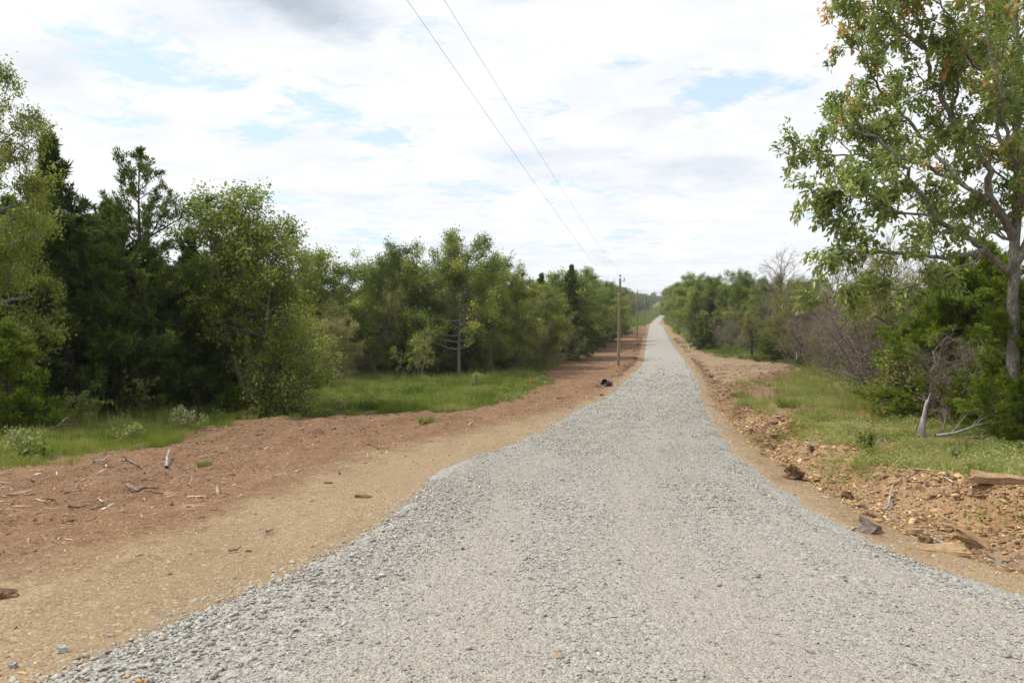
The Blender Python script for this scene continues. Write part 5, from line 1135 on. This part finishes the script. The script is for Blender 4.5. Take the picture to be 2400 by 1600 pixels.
def stick(pts, r, label, mat='dead_stick', name='stick', side=True, seed=0, z=.02):
    """pts: photograph points on the ground with heights above it."""
    rg = random.Random(seed); W = []
    for px, py, h in pts:
        y = yof(py); x = float(xof(px, y)); W.append(Vector((x, y, gz(x, y) + h + z)))
    o = W[0].copy(); Q = []
    for i in range(len(W) - 1):
        for s in range(3): Q.append(W[i].lerp(W[i + 1], s / 3) - o + (Vector((rg.gauss(0, .4), rg.gauss(0, .4), rg.gauss(0, .4))) * r if i + s else Vector()))
    Q.append(W[-1] - o); tb = Tubes(); tb.add(Q, taper(r, r * .45, len(Q)), 7, .5)
    if side:
        p, d = at(Q, .45); q = path(rg, p, around(rg, d, R(35)), (Q[-1] - Q[0]).length * .22, 3, .15); tb.add(q, taper(r * .5, r * .2, 4), 5, .5)
    ob = link(name, tb.mesh(name, M[mat]), None, o); tag(ob, label, 'stick' if name == 'stick' else name.replace('_', ' ')); return ob
stick([(277, 1091, .03), (300, 1095, .04), (327, 1103, .02)], .028, 'smooth reddish bare stick left of the pale upright stick')
stick([(390, 1103, 0), (394, 1094, .12), (398, 1082, .22)], .032, 'pale bleached stick stump standing upright on the red dirt', 'bleached_wood', side=False)
stick([(298, 1151, .04), (322, 1157, .03), (345, 1158, .05), (370, 1157, .04)], .03, 'long dark grey stick lying across the red dirt')
stick([(220, 1090, .02), (240, 1087, .04), (256, 1083, .05)], .026, 'short stick with a green leafy end beside the grass', 'bleached_wood')
stick([(162, 1208, .02), (185, 1202, .03), (205, 1195, .04)], .018, 'pale thin stick on the red dirt left of the boundary')
stick([(443, 1155, .02), (449, 1148, .06), (450, 1143, .10)], .012, 'small curved white stick right of the long grey stick', 'bleached_wood', side=False)
stick([(212, 1199, .02), (235, 1197, .03), (252, 1194, .02)], .018, 'second thin stick beside the pale thin one')
stick([(535, 1295, .01), (555, 1292, .01), (565, 1288, .02)], .014, 'flat tan splinter on the tan dirt', side=False)
stick([(622, 1250, .01), (640, 1247, .02)], .016, 'brown splinter on the tan dirt towards the gravel')
stick([(2068, 1180, .02), (2082, 1178, .05), (2092, 1160, .12)], .022, 'curved grey stick with a pale side in the upper rubble', 'bleached_wood')
stick([(2000, 1118, .05), (2020, 1113, .05)], .012, 'short pale stick at the weed edge', side=False)
stick([(2230, 1102, .06), (2248, 1110, .05)], .016, 'straight white stick on the bare soil of the bank', 'bleached_wood', side=False)
stick([(2310, 1270, .04), (2335, 1300, .03), (2350, 1315, .03)], .016, 'long thin stick sloping down the orange bank')
stick([(2318, 1312, .03), (2340, 1325, .03), (2362, 1338, .03)], .010, 'pale thin stick at the bottom of the orange bank', 'bleached_wood', side=False)
stick([(2190, 1225, .03), (2215, 1230, .05), (2232, 1238, .04)], .010, 'thin pinkish stick over the rubble hollow', side=False)
stick([(2360, 1302, .04), (2392, 1282, .08)], .012, 'thin stick at the right edge of the orange bank', side=False)
stick([(2190, 1265, .04), (2215, 1280, .04), (2225, 1290, .03)], .016, 'bleached white splintered stick in the rubble', 'bleached_wood')
stick([(1305, 940, .03), (1340, 936, .05)], .03, 'pale stick on the dirt in front of the orange stake', side=False)
stick([(975, 1002, .03), (1000, 990, .06), (1012, 982, .04)], .02, 'thin stick near the lone grass tuft')
stick([(2045, 1060, .06), (2070, 1050, .14), (2078, 1055, .03)], .014, 'small curled white branch on the weeds left of the snag', 'bleached_wood', side=False)
stick([(785, 895, .9), (768, 880, 1.2), (752, 872, 1.6)], .05, 'pale fallen limb leaning at the left back of the clearing', 'bleached_wood', 'fallen_branch')
def snag():
    y = yof(1036); x = float(xof(2166, y)); z = gz(x, y); rg = random.Random(4)
    root = empty('bleached_snag', (x, y, z)); tag(root, 'bleached grey leaning snag with a broken top and spread roots', 'dead stump')
    def W(px, py, dy=0): yy = y + dy; return Vector((float(xof(px, yy, zof(py, yy))) - x, dy, zof(py, yy) - z))
    tb = Tubes(); P = [W(2162, 1045), W(2160, 1018), W(2162, 995), W(2167, 970), W(2170, 950), W(2174, 937)]; tb.add(P, [.105, .085, .07, .05, .036, .035], 12, .5)
    link('trunk', tb.mesh('snag_trunk', M['bleached_wood']), root)
    t = Tubes(); t.add([W(2174, 942), W(2177, 930), W(2182, 920)], [.02, .012, .004], 6); link('broken_tip', t.mesh('snag_tip', M['bleached_wood']), root)
    for a in ([(2164, 1012), (2176, 1030), (2195, 1040), (2222, 1050)], [(2163, 1020), (2178, 1034), (2190, 1044), (2200, 1054)], [(2166, 1022), (2180, 1028), (2188, 1044)], [(2158, 1022), (2148, 1020), (2144, 1018)], [(2166, 1024), (2190, 1030), (2206, 1048)]):
        t = Tubes(); Q = [W(*p, dy=-.05 * i) for i, p in enumerate(a)]; t.add(Q, taper(.038, .008, len(Q)), 7, .5); link('root', t.mesh('snag_root', M['bleached_wood']), root)
    t = Tubes(); t.add([W(2146, 1012), W(2149, 998), W(2154, 984)], [.018, .013, .006], 6); link('side_shoot', t.mesh('snag_shoot', M['dead_stick']), root)
snag()
def branch_pile(px, py, label, seed, s=1.0, n=9, mat='dead_stick'):
    y = yof(py); x = float(xof(px, y)); z = gz(x, y); rg = random.Random(seed)
    root = empty('fallen_branch', (x, y, z)); root.rotation_euler = (0, 0, rg.uniform(-.5, .5)); tag(root, label, 'fallen branch')
    main = path(rg, (-.55 * s, 0, .03), (1, .1, .25), 1.4 * s, 8, .14, .01); t = Tubes(); t.add(main, taper(.028 * s, .008, 9), 7, .5); link('stem', t.mesh('branch_stem', M[mat]), root)
    for k in range(n):
        p, d = at(main, rg.uniform(.1, .98)); q = path(rg, p, around(rg, d, R(rg.uniform(30, 80))), rg.uniform(.3, .8) * s, 4, .2); 
        for v in q: v.z = max(v.z, .01)
        t = Tubes(); t.add(q, taper(.012 * s, .003, 5), 5, .5)
        for w in range(2):
            p2, d2 = at(q, rg.uniform(.3, .95)); q2 = path(rg, p2, around(rg, d2, R(45)), .3 * s, 3, .2); t.add(q2, taper(.006, .002, 4), 4, .5)
        link('twig', t.mesh('branch_twig', M[mat]), root)
branch_pile(2262, 1040, 'forked grey fallen branch right of the bleached snag', 1, 1.1, 8, 'bleached_wood')
branch_pile(2215, 1035, 'matted grey twigs at the root of the bleached snag', 2, .8, 14)
branch_pile(2318, 1045, 'broken fallen branch between the snag and the near tree', 3, 1.0, 9)
branch_pile(2375, 1050, 'dead branch lying at the foot of the near right tree', 4, 1.0, 8)
branch_pile(2110, 950, 'pale fallen branch at the base of the left bright cedar', 5, 1.6, 8, 'bleached_wood')
branch_pile(2040, 900, 'fallen branch at the front of the grey thicket', 6, 2.0, 8, 'bleached_wood')
branch_pile(2010, 1052, 'thin grey twigs lying in the weeds left of the snag', 7, .8, 6)
branch_pile(1995, 880, 'dead branch lying against the grey thicket', 8, 2.4, 9)
branch_pile(1870, 862, 'dark fallen branch in the grass below the white strip sign', 9, 2.2, 5)
branch_pile(545, 985, 'brown heap of twigs at the dirt edge under the rounded oak', 10, .9, 12)
branch_pile(95, 1030, 'thin dead branch leaning in the weeds at the left edge', 11, 1.4, 5)

# ------------------------------------------------------------------ air
def haze():
    bm = bmesh.new(); bmesh.ops.create_cube(bm, size=1)
    for v in bm.verts: v.co = Vector((v.co.x * 17400, (v.co.y + .5) * 2640 - 66, (v.co.z + .5) * 33 - 14))
    me = bpy.data.meshes.new('haze'); bm.to_mesh(me); bm.free()
    m = bpy.data.materials.new('haze'); m.use_nodes = True; t = m.node_tree; t.nodes.clear(); o = t.nodes.new('ShaderNodeOutputMaterial'); p = t.nodes.new('ShaderNodeVolumePrincipled')
    p.inputs['Color'].default_value = (.80, .88, .96, 1); p.inputs['Density'].default_value = .00024; t.links.new(p.outputs[0], o.inputs['Volume']); me.materials.append(m)
    tag(link('haze', me), kind='stuff')
haze()
print('done')
